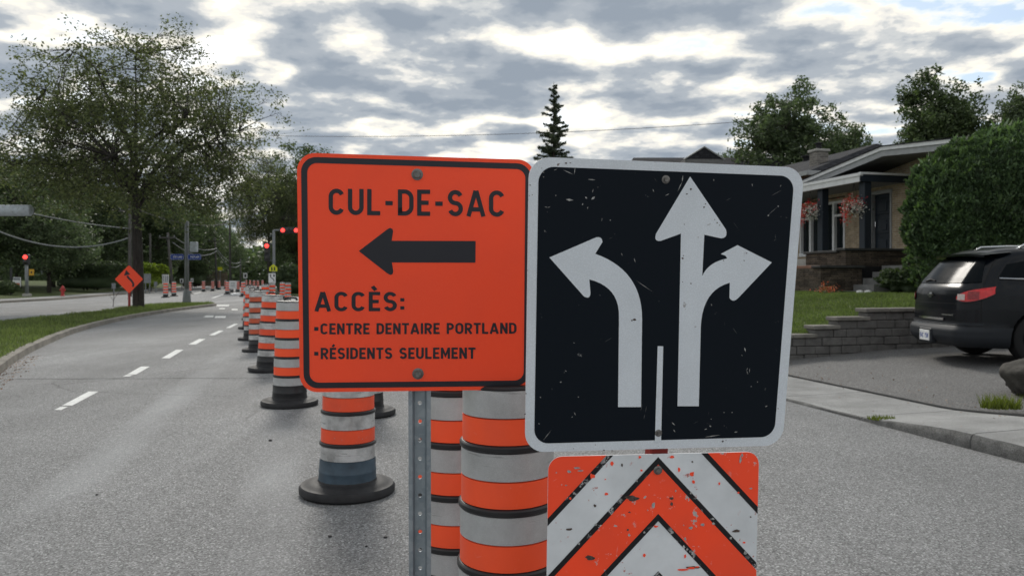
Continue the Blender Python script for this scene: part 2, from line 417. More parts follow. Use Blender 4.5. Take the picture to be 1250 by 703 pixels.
M['amber'] = simple('sign_yellow', (.60, .34, .03), .45, .4, var=.05)
M['white'] = simple('white_paint', (.74, .75, .75), .45, .4, var=.06)
M['grey_sign'] = simple('sign_back_grey', (.22, .235, .25), .5, .4, .3)
M['lens_red'] = emit_mat('signal_red_lit', (1.0, .05, .04), 1.7)
M['lens_off'] = simple('signal_lens_dark', (.02, .02, .018), .3, .5)
M['housing'] = simple('signal_housing', (.03, .032, .034), .5, .4)
M['housing_grey'] = simple('signal_housing_grey', (.46, .50, .54), .55, .4, .2)
M['hyd_red'] = painted('hydrant_red', (.42, .03, .03), (.2, .1, .1), .5, .3)
M['leaf_big'] = leaf_mat('leaf_honeylocust', (.112, .135, .066), tcol=(1.25, 1.35, .8), trans=.42)
M['leaf_dark'] = leaf_mat('leaf_dark', (.098, .135, .072), trans=.34, tcol=(1.2, 1.35, .9))
M['leaf_mid'] = leaf_mat('leaf_mid', (.09, .125, .06), trans=.32, tcol=(1.2, 1.4, .85))
M['leaf_purple'] = leaf_mat('leaf_purple', (.066, .062, .050), trans=.2, tcol=(1.2, 1.0, .8))
M['leaf_lime'] = leaf_mat('leaf_lime', (.20, .27, .035), trans=.35)
M['leaf_hedge'] = leaf_mat('leaf_hedge', (.072, .105, .052), trans=.2)
M['leaf_cedar'] = leaf_mat('leaf_cedar', (.082, .135, .068), trans=.22, var=.6)
M['needle'] = leaf_mat('needle_spruce', (.075, .10, .068), trans=.15)
M['grass'] = leaf_mat('grass_blade', (.15, .19, .068), trans=.35, tcol=(1.3, 1.5, .9))
M['lawn'] = leaf_mat('lawn_blade', (.115, .155, .05), trans=.35, tcol=(1.3, 1.5, .9))
M['weed'] = leaf_mat('weed_leaf', (.13, .16, .03), trans=.3)
M['litter'] = leaf_mat('dry_leaf', (.16, .08, .035), trans=.1)
M['fl_red'] = leaf_mat('petal_red', (.55, .02, .025), trans=.2, tcol=(1.3, 1, 1))
M['fl_white'] = leaf_mat('petal_white', (.72, .72, .68), var=.15, trans=.2, tcol=(1, 1, 1))
M['fl_orange'] = leaf_mat('petal_orange', (.62, .17, .08), trans=.2, tcol=(1.1, 1, 1))
M['bark'] = bark_mat('bark', (.055, .050, .046))
M['bark_dark'] = bark_mat('bark_dark', (.05, .043, .037))
M['brick'] = brick_mat('brick_buff', (.44, .34, .225), (.33, .25, .165), (.46, .42, .35))
M['brick_red'] = brick_mat('brick_red', (.24, .10, .065), (.18, .075, .05), (.28, .25, .22))
M['ledge'] = brick_mat('ledgestone', (.145, .115, .09), (.075, .062, .052), (.02, .018, .016), .42, .055, .008, .9)
M['ledge_cap'] = simple('ledge_cap', (.05, .05, .05), .8, .3, var=.25)
M['stone_chim'] = brick_mat('chimney_stone', (.26, .24, .22), (.16, .15, .14), (.3, .28, .25), .25, .1, .012, .6)
M['trim'] = simple('trim_white', (.72, .73, .74), .5, .4, var=.08)
M['trim_grey'] = simple('trim_grey', (.33, .34, .35), .5, .4, var=.1)
M['soffit'] = simple('soffit', (.16, .16, .16), .7, .3)
M['navy'] = simple('navy_paint', (.014, .022, .033), .45, .4, var=.1)
M['shingle'] = brick_mat('roof_shingle', (.045, .046, .052), (.028, .029, .034), (.015, .015, .017), .3, .14, .01, .6)
M['wall_block'] = concrete('retaining_block', (.135, .13, .125), .35, .35, 5)
M['wall_cap'] = concrete('retaining_cap', (.20, .19, .17), .35, .3, 5)
M['terracotta'] = concrete('terracotta_steps', (.20, .115, .085), .3, .2, 3)
M['rock'] = concrete('rock', (.055, .052, .046), .6, .4, 6)
M['dark_void'] = simple('dark_panel', (.02, .02, .022), .8, .2)
M['car'] = None
def glass(name, c=(.012, .016, .02), rough=.06):
    n = NT(name); return n.set(c, rough, .32)
M['glass'] = glass('window_glass')
M['curtain'] = simple('curtain', (.45, .46, .45), .8, .2, var=.25, scale=9)
def carpaint():
    n = NT('car_paint_black'); n.set((.003, .0045, .0075), .25, .2)
    n.b.inputs['Coat Weight'].default_value = .12; n.b.inputs['Coat Roughness'].default_value = .07; return n.m
M['car'] = carpaint()
M['clad'] = simple('car_cladding', (.020, .023, .028), .55, .25, var=.08)
M['stair_grey'] = concrete('stair_concrete', (.17, .17, .165), .3, .25, 3)
M['car_glass'] = glass('car_glass', (.008, .010, .012), .14)
M['car_glass'].node_tree.nodes['Principled BSDF'].inputs['Specular IOR Level'].default_value = .03
M['chrome'] = simple('chrome', (.6, .61, .62), .16, .5, 1.0, var=.05)
M['tail'] = simple('tail_light_red', (.60, .016, .020), .12, .6, var=.25, scale=22)
M['tail_clear'] = simple('tail_light_clear', (.55, .45, .42), .15, .7, var=.2, scale=30)
M['tyre'] = simple('tyre', (.012, .012, .013), .75, .3)
M['rim'] = simple('wheel_rim', (.35, .36, .37), .3, .5, .9)
M['fence_wood'] = simple('fence_wood', (.20, .165, .12), .8, .2, var=.3, scale=3)
M['fence_grey'] = simple('fence_grey', (.20, .21, .22), .8, .2, var=.2, scale=3)
M['tail_dark'] = simple('tail_light_dark_red', (.25, .006, .010), .12, .6, var=.3, scale=40)
M['scuff'] = simple('bare_scratch', (.42, .42, .41), .6, .3, var=.3, scale=120)
M['stain'] = simple('rust_stain', (.10, .075, .065), .7, .2, var=.5, scale=150)
# ================================================================== the setting
struct(MB().sheet([(-1500, -300, -.08), (1500, -300, -.08), (1500, 2000, -.08), (-1500, 2000, -.08)]).build('ground', M['grass_ground']))
left_edge = [Vector(p) for p in ((-24, -20, 0), (-27, 10, 0), (-29.5, 34, 0), (-31.2, 48, 0), (-32.6, 57, 0), (-38.7, 80, 0), (-49, 113, 0), (-64, 160, 0), (-80, 210, 0))]
T_CURB, T_WALK = 5.55, 6.78
road_poly = [road(T_CURB+.03, -25), road(T_CURB+.03, 30), road(T_CURB+.03, 60), road(T_CURB+.4, 90), (-30, 150, 0), (-62, 212, 0)] + left_edge[::-1]
road_o = struct(MB().sheet([tuple(p) for p in road_poly]).build('road', M['asphalt']))

# right pavement: slabs with a kerb edge that drops at the driveway
def kerb_h(s): return .135 - .105 * smooth01((s - 5.6) / 1.7) + .09 * smooth01((s - 12.2) / 1.5)
walk = struct(MB().sheet([tuple(road(t, s, -.02)) for t, s in ((T_CURB+.02, -25), (T_WALK, -25), (T_WALK, 90), (T_CURB+.02, 90))]).build('pavement', M['curb']))
slab_edges = [-20, -12, -6, -2, .6, 2.4, 4.2, 5.6, 7.02, 8.5, 10.0, 11.5, 13.0, 14.5, 16, 19, 24, 30, 40, 60, 88]
for i in range(len(slab_edges)-1):
    s0, s1 = slab_edges[i]+.008, slab_edges[i+1]-.008
    ns = max(2, int((s1-s0)/.16)); prof = [(0.0, -.02), (.004, .45), (.012, .8), (.035, .96), (.075, 1.0), (.4, 1.02), (.8, 1.05), (T_WALK-T_CURB-.008, 1.1), (T_WALK-T_CURB, -.1)]
    b = MB(); vs_ = []
    ns = min(ns, 40)
    for a in range(ns+1):
        s = s0 + (s1-s0)*a/ns; h = kerb_h(s)
        for k, (dt, q) in enumerate(prof):
            wob = mnoise.noise(Vector((s*2.3, k*1.7, 0))) * .012 * (1 if k in (1, 2, 3) else .3)
            wob2 = mnoise.noise(Vector((s*7., k*3.1, 5))) * .010 * (1 if k in (0, 1, 2, 3) and s > 0 else .0)
            vs_.append(road(T_CURB + dt + wob + wob2, s, (h*q + wob*.25 + dt*.012) if q > 0 else -.02))
    n = len(prof)
    fs_ = [(a*n+k, a*n+k+1, (a+1)*n+k+1, (a+1)*n+k) for a in range(ns) for k in range(n-1)] + [tuple(range(n)), tuple(range(ns*n, ns*n+n))[::-1]]
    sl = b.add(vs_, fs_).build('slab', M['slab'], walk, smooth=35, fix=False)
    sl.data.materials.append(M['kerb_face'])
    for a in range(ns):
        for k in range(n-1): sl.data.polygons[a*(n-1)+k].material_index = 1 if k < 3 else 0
def z_drive(t):
    return .02 + kerb_h(8.5) * 1.1 + .068 * min(max(t - T_WALK, 0), 3.0) + .012 * max(0, t - T_WALK - 3.0)
S_WALL = 11.55
struct(MB().grid(lambda a, b: road(T_WALK + .005 + a*16, 6.1 + b*(S_WALL + .1 - 6.1), z_drive(T_WALK + a*16)), 60, 24).build('driveway', M['drive'], smooth=True))
def z_lawn(t, s):
    z = .14 + .38 * smooth01((t - T_WALK) / .9) + .60 * smooth01((t - 7.3) / 5.5)
    return z + .03 * mnoise.noise(Vector((t*.5, s*.5, 2)))
struct(MB().grid(lambda a, b: road(T_WALK + .004 + 60*a**1.8, S_WALL + .12 + 80*b**1.7, z_lawn(T_WALK + 60*a**1.8, S_WALL + 80*b**1.7)), 50, 50).build('lawn', M['lawn_ground'], smooth=True))
struct(MB().grid(lambda a, b: road(T_WALK + .004 + 40*a**1.5, 6.08 - 30*b, .15 + .05*min(10, 40*a**1.5) + .01*mnoise.noise(Vector((a*30, b*30, 7)))), 24, 24).build('planting_bed', M['soil'], smooth=True))
# joint between pavement and driveway, filled with dark soil
jt = MB()
pts = [road(T_WALK + .0 + .012*mnoise.noise(Vector((s*2, 3, 0))), s, .02 + kerb_h(s)*1.1 + .006) for s in np.linspace(6.1, 11.5, 60)]
jt.tube(pts, [.012 + .010*abs(mnoise.noise(Vector((i*.4, 9, 1)))) for i in range(60)], 5)
jt.build('expansion_joint', M['crack'], walk)

# central reservation with its kerb and grass
near = [(-3.5, 2.0), (-5.2, 6.0), (-6.6, 8.9), (-7.7, 11.4), (-8.95, 13.9), (-10.35, 17.0), (-12.2, 21.7), (-13.85, 27.2), (-15.1, 33.0), (-15.9, 39.2), (-16.15, 41.6)]
far = [(-16.6, 43.2), (-17.6, 43.9), (-19.0, 43.2), (-19.3, 40), (-18.6, 36.5), (-17.3, 31), (-16.9, 27), (-16.6, 23), (-15.5, 14), (-13, 5), (-11, 1)]
med = [Vector((x, y, 0)) for x, y in near + far]
med = catmull(med, 5, closed=True)
def inset(poly, d):
    n = len(poly); out = []
    for i in range(n):
        tdir = (poly[(i+1) % n] - poly[i-1]).normalized(); out.append(poly[i] + Vector((-tdir.y, tdir.x, 0)) * d)
    return out
area = sum(med[i-1].x*med[i].y - med[i].x*med[i-1].y for i in range(len(med)))
sg = 1 if area > 0 else -1
m_in = inset(med, .17*sg); m_in2 = inset(med, .02*sg)
n = len(med)
kb = MB()
vs_ = [(p.x, p.y, -.01) for p in med] + [(p.x, p.y, .12 + .012*mnoise.noise(p)) for p in m_in2] + [(p.x, p.y, .135) for p in m_in] + [(p.x, p.y, .05) for p in m_in]
kb.add(vs_, [(k*n+i, k*n+(i+1) % n, (k+1)*n+(i+1) % n, (k+1)*n+i) for k in range(3) for i in range(n)])
struct(kb.build('kerb', M['curb'], smooth=30))
mg = MB(); m_c = inset(med, .9*sg)
cen = [(med[i] + med[(n - i) % n]) * .5 for i in range(n)]
struct(MB().sheet([(p.x, p.y, .115) for p in m_in]).build('median_turf', M['grass_ground']))
def in_poly(x, y, poly):
    px = np.array([p.x for p in poly]); py = np.array([p.y for p in poly]); ins = np.zeros(len(x), bool); j = len(poly)-1
    for i in range(len(poly)):
        c = ((py[i] > y) != (py[j] > y)) & (x < (px[j]-px[i])*(y-py[i])/(py[j]-py[i]+1e-12)+px[i]); ins ^= c; j = i
    return ins
def blades(x, y, z, h0, h1, w):
    N = len(x); a = RNG.uniform(0, 2*PI, N); h = RNG.uniform(h0, h1, N); lean = RNG.normal(0, .35, (N, 2)) * h[:, None]
    p = np.stack([x, y, z], 1); d = np.stack([np.cos(a), np.sin(a), 0*a], 1) * (np.asarray(w).reshape(-1, 1) if hasattr(w, '__len__') else w) * .5
    tip = p + np.concatenate([lean, h[:, None]], 1)
    return np.stack([p - d, p + d, tip], 1)
xs = RNG.uniform(-20, -4, 330000); ys = 4 + 40*RNG.uniform(0, 1, 330000)**1.35
k = in_poly(xs, ys, inset(med, .13*sg)); xs, ys = xs[k], ys[k]
k = RNG.uniform(0, 1, len(xs)) < .75; xs, ys = xs[k], ys[k]
dist = np.hypot(xs, ys)
tuft = np.array([.55 + .9*max(0, mnoise.noise(Vector((a*.8, b*.8, 0))) + .25) for a, b in zip(xs, ys)])
tag(quads_obj('grass', blades(xs, ys, np.full(len(xs), .11), .05*tuft, .15*tuft, .008 + .0006*dist), M['grass'], None, 3), 'uneven green grass growing on the central reservation', 'grass', kind='stuff')
# the lawn in front of the house
ts = T_WALK + .02 + 9.0*RNG.uniform(0, 1, 110000)**1.0; ss = S_WALL + .15 + 9.0*RNG.uniform(0, 1, 110000)**1.25
px = CA*ts - SA*ss; py = SA*ts + CA*ss; pz = np.array([z_lawn(a, b) for a, b in zip(ts, ss)])
k = (px/py > .2) & (px/py < .62) & (ts < 14.0); px, py, pz = px[k], py[k], pz[k]
tag(quads_obj('lawn_grass', blades(px, py, pz, .025, .06, .016), M['lawn'], None, 3), 'short mown lawn above the retaining wall', 'grass', kind='stuff')
# dry leaves gathered along the median kerb
pts = []
for i in range(1500):
    q = rnd.choice(med[8:22]); d = abs(rnd.gauss(0, .07)); pts.append((q.x + .02 + d + rnd.uniform(-.05, .05), q.y + rnd.uniform(-.5, .5), .012))
def flat_leaves(P, size, tilt=.35):
    P = np.array(P); N = len(P); a = RNG.uniform(0, 2*PI, N)
    u = np.stack([np.cos(a), np.sin(a), RNG.normal(0, tilt, N)], 1); v = np.stack([-np.sin(a), np.cos(a), RNG.normal(0, tilt, N)], 1)*.6
    s = RNG.uniform(.5, 1.2, N)[:, None]*size
    return np.stack([P-u*s, P+v*s, P+u*s, P-v*s], 1)
tag(quads_obj('leaf_litter', flat_leaves(pts, .016), M['litter']), 'brown dry leaves gathered along the median kerb', 'leaf litter', kind='stuff')

pts = []
for i in range(260):
    s_ = rnd.uniform(5.5, 11.4); t_ = T_WALK + abs(rnd.gauss(0, .5))*(1 if rnd.random() < .8 else -1.5)
    pts.append(tuple(road(t_, s_, (z_drive(t_) if t_ > T_WALK else .02 + kerb_h(s_)*1.08) + .012)))
tag(quads_obj('pavement_litter', flat_leaves(pts, .014), M['litter']), 'small dry leaves scattered where driveway meets pavement', 'leaf litter', kind='stuff')

# road markings, each a sheet just above the asphalt
def mark(pxs, z=.004):
    MB().sheet([tuple(ground(u, v) + Vector((0, 0, z))) for u, v in pxs]).build('lane_marking', M['paint'], road_o)
for q in ([(75.5, 495.2), (108, 478), (120.5, 478), (88, 495.2)], [(66, 500.5), (74, 496.6), (83, 496.6), (75, 500.5)],
          [(155, 457.2), (172, 447.5), (183, 447.5), (166, 457.2)], [(150, 459.5), (154, 457.8), (162, 457.8), (158, 459.5)],
          [(197, 437.4), (215, 427), (224, 427), (207, 437.4)], [(230, 420.5), (243, 413.8), (251, 413.8), (239, 420.5)],
          [(255, 409.2), (267, 403.6), (273, 403.6), (262, 409.2)], [(275.5, 400.4), (286, 395.2), (291, 395.2), (281, 400.4)],
          [(248.5, 387.3), (251, 385.2), (261, 385.2), (260, 387.3)], [(262, 388), (263, 385.8), (276, 385.8), (275, 388)],
          [(264, 373.9), (265, 372), (280, 372), (279, 373.9)], [(267, 377.3), (268, 376), (275, 376), (274, 377.3)],
          [(282.6, 378.6), (283, 377), (290, 377), (290, 378.6)], [(257.6, 363.8), (273, 358.8), (275.5, 358.8), (261, 363.8)],
          [(236, 358.6), (250, 354.8), (252, 354.8), (239, 358.6)]):
    mark(q)
def crack_strip(pts, w):
    b = MB(); vs_ = []
    for i, p in enumerate(pts):
        q = Vector(p); o_ = mnoise.noise(q*1.7)*.05; ww = w*(.4+abs(mnoise.noise(q*3.1))*1.6)
        d_ = (Vector(pts[min(i+1, len(pts)-1)])-Vector(pts[max(i-1, 0)])).normalized(); nn = Vector((-d_.y, d_.x, 0))
        a1, a2 = q+nn*(o_-ww), q+nn*(o_+ww); vs_ += [(a1.x, a1.y, .003), (a2.x, a2.y, .003)]
    b.add(vs_, [(2*i, 2*i+1, 2*i+3, 2*i+2) for i in range(len(pts)-1)]).build('crack', M['crack'], road_o)
a_, b_ = ground(8, 462.5), ground(330, 461.5)
crack_strip([a_.lerp(b_, i/70) for i in range(71)], .022)
for t0_, s0_, t1_, s1_, w_ in ((1.35, 4.5, .9, 30, .007), (-3.6, 12, -1.0, 14.5, .007)):
    crack_strip([road(t0_+(t1_-t0_)*i/90, s0_+(s1_-s0_)*i/90) for i in range(91)], w_)
# small dark stones on the asphalt
for u, v, r_ in ((330, 538, .017), (470.5, 656, .012), (402.5, 655, .012), (447, 667, .008), (118, 604, .010)):
    b = MB(); bm = bmesh.new(); bmesh.ops.create_icosphere(bm, subdivisions=2, radius=r_)
    for q in bm.verts: q.co *= 1 + .35*mnoise.noise(q.co*60 + Vector((u, v, 0))); q.co.z *= .6
    me = bpy.data.meshes.new('pebble'); bm.to_mesh(me); bm.free(); me.materials.append(M['rubber'])
    o = bpy.data.objects.new('pebble', me); col.objects.link(o); o.location = ground(u, v) + Vector((0, 0, r_*.4))
    lab = {330: 'small dark stone on asphalt beside the row of drums', 470.5: 'small dark stone on asphalt just left of the steel post', 402.5: 'dark stone on asphalt below the blue-grey drum base',
           447: 'tiniest dark stone on asphalt left of steel post', 118: 'tiny dark stone alone on the left traffic lane'}[u]
    tag(o, lab, 'stone', 'stones lying on the road')

# far left: kerb, pavement and verge
def offset_line(pts, d):
    out = []
    for i, p in enumerate(pts):
        tdir = (pts[min(i+1, len(pts)-1)] - pts[max(i-1, 0)]).normalized(); out.append(p + Vector((-tdir.y, tdir.x, 0))*d)
    return out
le = catmull(left_edge, 6)
def strip(name, pairs, m):
    b = MB(); n = len(pairs[0]); vs_ = [q for line in pairs for q in line]
    b.add(vs_, [(k*n+i, k*n+i+1, (k+1)*n+i+1, (k+1)*n+i) for k in range(len(pairs)-1) for i in range(n-1)])
    return struct(b.build(name, m, smooth=30))
zl = lambda L, z: [(p.x, p.y, z) for p in L]
strip('kerb', [zl(le, -.02), zl(offset_line(le, .03), .13), zl(offset_line(le, .2), .14), zl(offset_line(le, .2), 0)], M['curb'])
strip('pavement', [zl(offset_line(le, .2), .1), zl(offset_line(le, .22), .146), zl(offset_line(le, 2.0), .16), zl(offset_line(le, 2.02), .1)], M['slab'])
strip('verge', [zl(offset_line(le, 2.0), .13), zl(offset_line(le, 4), .25), zl(offset_line(le, 9), .55), zl(offset_line(le, 20), 1.0), zl(offset_line(le, 70), 1.2)], M['lawn_ground'])
isl = [ground(319, 357, 0), ground(333, 352.5, 0), ground(430, 350.5, 0), ground(440, 361, 0), ground(352, 361.5, 0)]
strip_i = inset(catmull(isl, 6, closed=True), 0)
struct(MB().prism([(p.x, p.y) for p in strip_i], -.02, .13, lambda a, b, d: (a, b, d)).build('verge', M['lawn_ground']))

# ------------------------------------------------------------------ retaining wall of split blocks, stepping up the driveway
wall = thing('retaining_wall', 'low grey split-block retaining wall stepping up beside the driveway', 'wall', road(6.95, S_WALL, z_drive(7)), R(14))
w_off = (6.95, S_WALL, z_drive(7))
bh = .142
for row in range(-1, 7):
    z0 = .20 + row*bh
    t_start = [6.75, 6.75, 6.75, 8.22, 8.66, 9.27, 30, 30][row+1]
    if row >= 5: continue
    t = t_start; first = True
    while t < 14.5:
        L = rnd.uniform(.24, .42)
        if z0 + bh > z_drive(t) - .02:
            b = MB(); dd = rnd.uniform(-.012, .012)
            b.bbox(t+.004, t+L-.004, S_WALL-.0+dd, S_WALL+.24, z0+.003, z0+bh-.003, .012)
            b.build('block', M['wall_block'], wall, off=w_off)
        t += L
caps = [(6.72, 8.27, 2), (8.19, 8.72, 3), (8.63, 9.32, 4), (9.23, 14.6, 5)]
for t0, t1, row in caps:
    z0 = .20 + row*bh; t = t0
    while t < t1 - .05:
        L = min(rnd.uniform(.45, .62), t1 - t)
        if t1 - t - L < .15: L = t1 - t
        MB().bbox(t+.003, t+L-.003, S_WALL-.035, S_WALL+.27, z0+.002, z0+.068, .01).build('cap_stone', M['wall_cap'], wall, off=w_off)
        t += L

# ------------------------------------------------------------------ house with porch
HO = (16.6, 20.0, 1.1)
hs = thing('brick_house', 'buff brick bungalow with white fascias and porch on the right', 'house', road(*HO), R(14))
def hb(b, name, m, parent=hs, **k): return b.build(name, m, parent, off=HO, **k)
FT, Z0 = 16.6, 1.0
ZF = 2.1                                                  # porch floor
# openings: door s 19.62..20.52, window s 21.75..24.1
D0, D1, DT = 19.60, 20.50, 4.14
W0, W1, WB, WT = 21.72, 24.15, 2.32, 4.06
b = MB()
cols_ = [11.5, D0, D1, W0, W1, 27.0]
b.box(FT, FT+.3, 11.5, D0, Z0, 4.2); b.box(FT, FT+.3, D0, D1, DT, 4.2); b.box(FT, FT+.3, D1, W0, Z0, 4.2)
b.box(FT, FT+.3, W0, W1, WT, 4.15); b.box(FT, FT+.3, W0, W1, Z0, WB); b.box(FT, FT+.3, W1, 27.0, Z0, 3.85)
b.box(FT+.301, 28, 11.5, 11.8, Z0, 4.2); b.box(FT+.301, 28, 26.7, 27, Z0, 3.8); b.box(27.7, 28, 11.801, 26.699, Z0, 3.8)
hb(b, 'wall', M['brick'])
dr = hb(MB().bbox(FT+.10, FT+.16, D0+.06, D1-.06, ZF, DT-.06, .006), 'door', M['navy'])
for zc in (ZF+.42, ZF+1.02, ZF+1.60):
    b = MB()
    for q, (a0, a1, hh) in enumerate(((.0, .0, .23), (.085, .0, .15))):
        b.bbox(FT+.062-.025*q, FT+.099-.025*q, D0+.2+a0, D1-.2-a0, zc-hh, zc+hh, .008)
    hb(b, 'door_panel', M['navy'], dr)
hb(MB().tube([(FT+.05, D1-.13, ZF+1.0), (FT+.05, D1-.13, ZF+1.15)], .018, 8), 'handle', M['chrome'], dr)
b = MB().box(FT-.03, FT+.1, D0-.0, D0+.06, ZF, DT).box(FT-.03, FT+.1, D1-.06, D1, ZF, DT).box(FT-.032, FT+.1, D0-.02, D1+.02, DT-.06, DT+.04)
hb(b, 'door_frame', M['trim_grey'], hs)
wi = hb(MB().box(FT+.09, FT+.11, W0, W1, WB, WT), 'window', M['glass'])
b = MB().box(FT-.02, FT+.12, W0, W0+.075, WB, WT).box(FT-.02, FT+.12, W1-.075, W1, WB, WT).box(FT-.022, FT+.12, W0, W1, WT-.075, WT).box(FT-.03, FT+.12, W0-.03, W1+.03, WB-.05, WB+.07)
for sm in (22.30, 23.55): b.box(FT-.018, FT+.12, sm-.05, sm+.05, WB+.07, WT-.075)
b.box(FT-.01, FT+.12, W0+.07, 22.25, 3.55, 3.62).box(FT-.01, FT+.12, 23.6, W1-.07, 3.55, 3.62)
hb(b, 'window_frame', M['trim'], wi)
b = MB()
for s0, s1 in ((22.36, 22.66), (23.2, 23.5)):
    b.grid(lambda a, c: (FT+.16+.02*math.sin(a*26), s0+(s1-s0)*a, WB+.05+(WT-WB-.1)*c), 24, 1)
hb(b, 'curtain', M['curtain'], wi)
# porch platform, parapets, steps
b = MB().box(14.35, FT-.001, 18.6, 24.6, Z0-.3, ZF)
hb(b, 'porch_floor', M['concrete'])
pw = hb(MB().box(14.05, FT-.002, 18.36, 18.62, Z0-.3, 2.27).box(14.05, 14.33, 18.621, 20.15, Z0-.3, 2.22), 'porch_wall', M['ledge'])
hb(MB().box(14.05, 14.33, 21.9, 24.6, Z0-.3, 2.22), 'porch_wall', M['ledge'])
hb(MB().bbox(13.99, FT-.003, 18.31, 18.67, 2.272, 2.34, .01), 'wall_cap', M['ledge_cap'], pw)
hb(MB().bbox(13.99, 14.38, 18.68, 20.2, 2.222, 2.29, .01), 'wall_cap', M['ledge_cap'], pw)
hb(MB().bbox(13.99, 14.38, 21.85, 24.65, 2.222, 2.29, .01), 'wall_cap', M['ledge_cap'], pw)
pl = hb(MB().box(13.02, 14.30, 18.02, 18.34, Z0-.35, 1.78).box(13.02, 14.03, 18.341, 19.2, Z0-.35, 1.78), 'planter_wall', M['ledge'])
hb(MB().bbox(12.95, 14.36, 17.95, 18.35, 1.782, 1.85, .01), 'wall_cap', M['ledge_cap'], pl)
for i in range(5):
    hb(MB().bbox(12.75+.27*i, 14.03, 19.30, 21.8, Z0-.35, 1.22+.165*i, .012), 'step', M['terracotta'])
# concrete stair on the side, with a dark opening below the landing
b = MB(); SX = .62; poly = [(13.05+SX, .95)]
for i in range(5): poly += [(13.05+SX+.30*i, 1.17+.17*i), (13.35+SX+.30*i, 1.17+.17*i)]
poly += [(16.5, 1.85), (16.5, 1.66), (15.35, 1.66), (14.05, .95)]
hb(b.prism(poly, 17.15, 17.94, lambda a, c, d: (a, d, c)), 'stair', M['stair_grey'])
hb(MB().box(14.0, 16.5, 18.21, 18.30, Z0-.3, 1.84), 'landing_shade', M['dark_void'])  # dark sheet painted in for the shade in the opening below the landing
# canopy on posts
CZ0, CZ1 = 4.27, 4.52
b = MB().box(15.02, FT-.001, 18.95, 25.6, CZ0+.03, CZ1-.02)
cn = hb(b, 'canopy', M['soffit'])
fb = MB().box(14.96, 15.018, 18.90, 25.6, CZ0, CZ1-.09).box(14.93, 15.018, 18.88, 25.6, CZ1-.088, CZ1)
hb(fb, 'fascia', M['trim'], cn)
fb = MB().box(14.96, FT-.001, 18.89, 18.948, CZ0, CZ1-.05)
hb(fb, 'fascia', M['navy'], cn)
hb(MB().box(14.92, FT-.001, 18.86, 18.949, CZ1-.048, CZ1+.012), 'fascia_edge', M['trim'], cn)
hb(MB().box(15.0, FT-.1, 18.95, 25.6, CZ1+.002, CZ1+.03), 'canopy_roof', M['shingle'], cn)
for sc_ in (19.08, 21.0, 24.3):
    p = hb(MB().bbox(15.14, 15.38, sc_-.11, sc_+.13, 2.2, CZ0+.02, .012), 'porch_post', M['navy'])
hb(MB().lathe([(.02, 4.26), (.09, 4.26), (.11, 4.2), (.1, 4.12), (.02, 4.1)], 12, (15.9, 20.0)), 'porch_lamp', M['dark_void'])
# main roof: low gable facing the street
RP = 18.45; RZ = 5.19
rake = [(27.6, RZ-(27.6-RP)*.135), (RP, RZ), (10.8, RZ-(RP-10.8)*.085)]
def roof_slab(poly, th, t0, t1): return MB().prism([(s, z) for s, z in poly] + [(s, z-th) for s, z in poly[::-1]], t0, t1, lambda a, c, d: (d, a, c))
rf = hb(roof_slab([(s, z-.02) for s, z in rake], .22, 15.35, 28.6), 'roof', M['soffit'])
hb(roof_slab(rake, .10, 15.27, 15.348), 'fascia', M['trim'], rf)
hb(roof_slab([(s, z-.103) for s, z in rake], .16, 15.31, 15.349), 'fascia', M['trim_grey'], rf)
hb(roof_slab([(s, z+.03) for s, z in rake], .028, 15.24, 28.6), 'shingles', M['shingle'], rf)
hb(MB().prism([(23.6, 4.202), (RP, RZ-.25), (11.5, RZ-.26-(RP-11.5)*.085), (11.5, 4.202)], FT+.005, FT+.25, lambda a, c, d: (d, a, c)), 'gable_wall', M['brick'])
# raised rear roof
b = MB(); b.add([(19.5, 11.2, 4.7), (29, 11.2, 4.7), (29, 17.6, 4.7), (19.5, 17.6, 4.7), (22.6, 14.4, 6.25), (26.5, 14.4, 6.25)], [(0,1,5,4), (1,2,5), (2,3,4,5), (3,0,4), (0,3,2,1)])
hb(b, 'rear_roof', M['shingle'])
